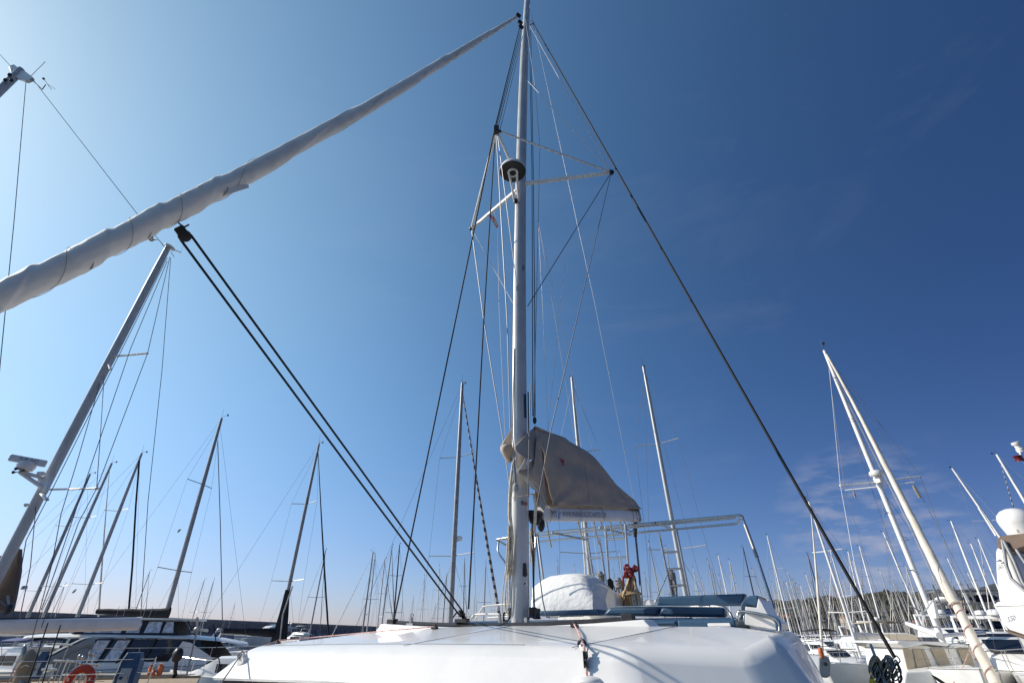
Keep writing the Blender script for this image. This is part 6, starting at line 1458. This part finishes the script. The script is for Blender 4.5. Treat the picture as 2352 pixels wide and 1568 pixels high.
g = MB(); tx0 = P(2338, 1224, 10.52); text(g, 'R', .10, lambda x, y: tx0 + Vector((x, -.25 * x, y))); g.build('lettering', m_redink, dm)
MY([(2287, 1240), (2296, 1231), (2312, 1228), (2440, 1215), (2440, 1262), (2352, 1255), (2330, 1262), (2306, 1254), (2296, 1262), (2290, 1256)], 9.9, 1.3, 'bimini', m_brown, .05)
for pts in ([(2302, 1240), (2312, 1300), (2323, 1328), (2352, 1355), (2390, 1390)], [(2306, 1242), (2330, 1290), (2350, 1338), (2380, 1380)], [(2335, 1262), (2360, 1300)]):
    g = MB(); g.tube([PY(x, y, 9.85) for x, y in pts], .028, 8); g.build('bimini_frame', m_alud, myr, smooth=True)
for x, y, r_ in ((2334, 1019, 1),):
    c = P(2340, 1028, 10.6)
    g = MB(); g.tube([P(2340, 1034, 10.6), P(2360, 1075, 10.6)], .02, 6); g.build('light_pole', m_gel, myr)
    g = MB(); g.lathe([(.05, -.1), (.075, -.09), (.075, -.02), (.06, -.01), (.06, .07), (.08, .08), (.08, .13), (.055, .14)], c, 16, ax=Vector((-.25, -.1, 1))); g.build('anchor_light', m_gel, myr, smooth=True)
    g = MB(); g.lathe([(.05, -.07), (.085, -.06), (.065, 0), (.085, .06), (.05, .07)], P(2339, 1052, 10.6), 16, ax=Vector((-.2, -.1, 1))); g.build('red_light', mat('red_lens', (.12, .005, .01), .3), myr, smooth=True)
for k, (a0, a1) in enumerate((((2248, 1166), (2288, 1230)),)):
    line('aerial', [P(*a0, 10.4), P(*a1, 10.2)], .018, m_gel, myr)
# its hull, cabin side beyond the frame
rg = []
for i in range(9):
    t = i / 8; s_ = 16 * t; hb = 2.3 * (1 - max(0, (t - .5) / .5) ** 2.3) + .03
    c = Vector((11.5, 10.2, 0)) + Vector((.57, .82, 0)) * (s_ - 1.2); nn = Vector((.82, -.57, 0)); c += nn * 1.2
    rg.append([c + nn * (hb * q) + Vector((0, 0, z)) for q, z in ((1, 1.4), (.95, .6), (.8, -.1), (-.8, -.1), (-.95, .6), (-1, 1.4))])
g = MB(); g.loft(rg); g.build('hull', m_gel, myr, smooth=True)
g = MB(); g.loft([[r_[0] + Vector((0, 0, k)) + (r_[-1] - r_[0]) * .12 for k in (0, 2.0)][::1] + [r_[-1] + Vector((0, 0, k)) + (r_[0] - r_[-1]) * .12 for k in (2.0, 0)] for r_ in rg[3:7]]); g.build('cabin', m_gel, myr, smooth=True)

# motor boats filling the right-hand basin
YB = [
 (1893, 1450, 55, 265, 7, dict(fly=False, rad=False), 'small white boat with clear windscreen, bow-on, just right of the coachroof'),
 (1908, 1478, 33, 262, 6, dict(fly=False, rad=False, bim=m_blackc), 'small launch with black canopy below the clear windscreen boat'),
 (1945, 1452, 50, 250, 8, dict(fly=False, rad=False), 'white cabin boat carrying an orange ring near the black shroud'),
 (1990, 1455, 46, 265, 9, dict(fly=False, glass=m_glassl), 'white motor yacht with a sloping windscreen directly behind the black shroud'),
 (2050, 1455, 38, 258, 10, dict(fly=False, bim=m_beige, bimh=-.3, glass=m_beige), 'broad white motor yacht with dark brown top in the middle of the basin'),
 (2215, 1468, 31, 250, 11, dict(fly=False), 'white motor yacht with overhanging roof behind the huge furled sail'),
 (2300, 1490, 27, 240, 10, dict(fly=False), 'white sports boat under the motor yacht at right'),
 (2335, 1515, 21, 235, 9, dict(fly=False, hull=m_hullw), 'white boat with bow rail in the lower right corner'),
]
for x, y, D, hd_, L_, kw, lab in YB:
    motor_yacht((P(x, y, D).x, D), R(hd_), L_, lab, **kw)
# white sailing hull nearest on the right, seen from the bow quarter
near1 = mboat(1858, 1152, 1960, 1458, 9.6, R(215), 'white sailboat crossed by the thick black shroud, black deck hatch on its low cabin', mast=m_mastw, jib=m_sailp, detail=1, sp=2, cover=m_sail, Ls=1.0, jibr=.06, mr=.075)
hp_ = [Vector((x, y, 1.75)) for x, y in ((.9, -.3), (1.4, -.3), (1.4, .3), (.9, .3))]; g = MB(); g.prism(hp_, (0, 0, .05)); g.build('deck_hatch', m_glass, near1, local=True)
# grey transom with porthole and orange fender
go = root('dinghy_stern', P(1893, 1530, 20), 'grey boat stern with small round porthole right beside the coachroof', 'boat')
g = MB(); g.prism([P(x, y, 17) for x, y in ((1880, 1510), (1884, 1504), (1905, 1506), (1909, 1520), (1909, 1552), (1900, 1557), (1880, 1552))], Vector((.6, 3.2, -.0))); g.build('hull', m_greyc, go, bevel=.06)
g = MB(); g.lathe([(.001, 0), (.05, 0), (.05, .02), (.001, .02)], P(1896, 1524, 16.95), 14, ax=Vector((0, -1, 0))); g.build('porthole', m_plast, go)
fo2 = MB(); fo2.blob(P(1886, 1499, 17), .07, .07, .15, 12, 10); fo2.torus(P(1886, 1489, 17), .03, .01, Vector((0, 1, 0)), 10, 5); tag(fo2.build('fender', m_orange, None, smooth=True), 'orange fender standing on the grey stern beside the coachroof', 'fender')
# tangle of gear at the foot of the starboard shroud
tg = root('rope_bundle', P(2030, 1540, 8), 'dark tangle of hanging ropes and rolled canvas at the foot of the black shroud', 'rope')
rr = random.Random(12)
g = MB(); g.tube(catmull([P(2010, 1505, 8), P(2014, 1530, 8), P(2022, 1555, 8), P(2036, 1590, 8)], 4), [.03 + .07 * math.sin(min(1, i / 6) * 1.5) for i in range(13)], 12, rfn=lambda t, a: 1 + .3 * noise.noise(Vector((t * 4, math.cos(a) * 2, math.sin(a) * 2)))); g.build('rolled_canvas', m_khaki, tg, smooth=True)
for mm, n_r in ((m_ropek, 14), (m_ropeg, 14), (m_ropet, 7)):
    g = MB()
    for k in range(n_r):
        x_ = 2006 + rr.random() * 58; y_ = 1502 + rr.random() * 42; d_r = 7.9 + rr.uniform(-.15, .15); l_ = 18 + 36 * rr.random(); w_ = 4 + 7 * rr.random()
        g.tube(catmull([P(x_, y_, d_r), P(x_ - w_, y_ + l_ * .5, d_r), P(x_ - w_ * .3, y_ + l_, d_r), P(x_ + w_, y_ + l_ * .6, d_r), P(x_ + 1, y_, d_r)], 4), .009, 5)
    g.build('loops', mm, tg, smooth=True)
line('pole', [P(2000, 1480, 8.3), P(2042, 1590, 7.6)], .02, m_alud, tg)
g = MB(); g.blob(P(2004, 1566, 7.6), .035, .03, .04, 10, 8); g.build('yellow_float', mat('yellow', (.65, .5, .03), .6), tg, smooth=True)

# unnamed forest of masts far away: copies of three prototype boats
protos = [sailboat((0, -200 - 20 * k), 0, 14, 'x', mast=[m_alu, m_alu, m_alud][k], jib=[m_sail, None, None][k], sp=1 + k % 2, detail=0, hull=[m_hullw, m_hullb, m_hullw][k], cover=[None, m_navyc, None][k], mr=.07) for k in range(3)]
used = [False] * 3
rr = random.Random(21)
def copy_tree(o, parent=None):
    c = o.copy(); col.objects.link(c); c.parent = parent
    for ch in o.children: copy_tree(ch, c)
    return c
spots = []
for i in range(92):
    x = 1745 + (2330 - 1745) * (i + rr.random()) / 92; spots.append((x, 1325 + rr.random() * 55, 'r'))
for x, y in ((470, 1330), (345, 1310), (492, 1330), (130, 1330), (150, 1340), (925, 1380), (950, 1370), (1090, 1370), (1320, 1300), (1410, 1310), (1545, 1320), (1575, 1320), (1612, 1330), (1690, 1340), (1000, 1385), (1055, 1380), (1148, 1380), (540, 1385)): spots.append((x, y, 'm'))
words = ['first', 'second', 'third', 'fourth', 'fifth', 'sixth', 'seventh', 'eighth', 'ninth', 'tenth', 'eleventh', 'twelfth', 'thirteenth', 'fourteenth', 'fifteenth', 'sixteenth', 'seventeenth', 'eighteenth', 'nineteenth']
for i, (x, y, w_) in enumerate(spots):
    k = rr.randint(0, 2); H = 12 + 4 * rr.random(); d = ray(x, y); Yd = (H - EYE) * d.y / d.z
    if Yd > 290: H *= 290 / Yd; Yd = 290
    if w_ == 'm' and x < 900: Yd = min(Yd, 95); H = EYE + Yd * d.z / d.y
    c = protos[k] if not used[k] else copy_tree(protos[k]); used[k] = True
    s_ = H / 14; c.location = (d.x * Yd / d.y, Yd, 0); c.scale = (s_, s_, s_); c.rotation_euler = (0, 0, R(60 + 60 * rr.random()))
    tag(c, 'distant sailboat among the far masts, a thin %s spar above %s' % (['pale', 'silver', 'dull grey'][k], 'the crowded right-hand basin' if w_ == 'r' else 'the breakwater side'), 'sailboat', ('far %s masts over the right-hand basin' if w_ == 'r' else 'far %s masts on the breakwater side') % ['pale', 'silver', 'dull grey'][k])
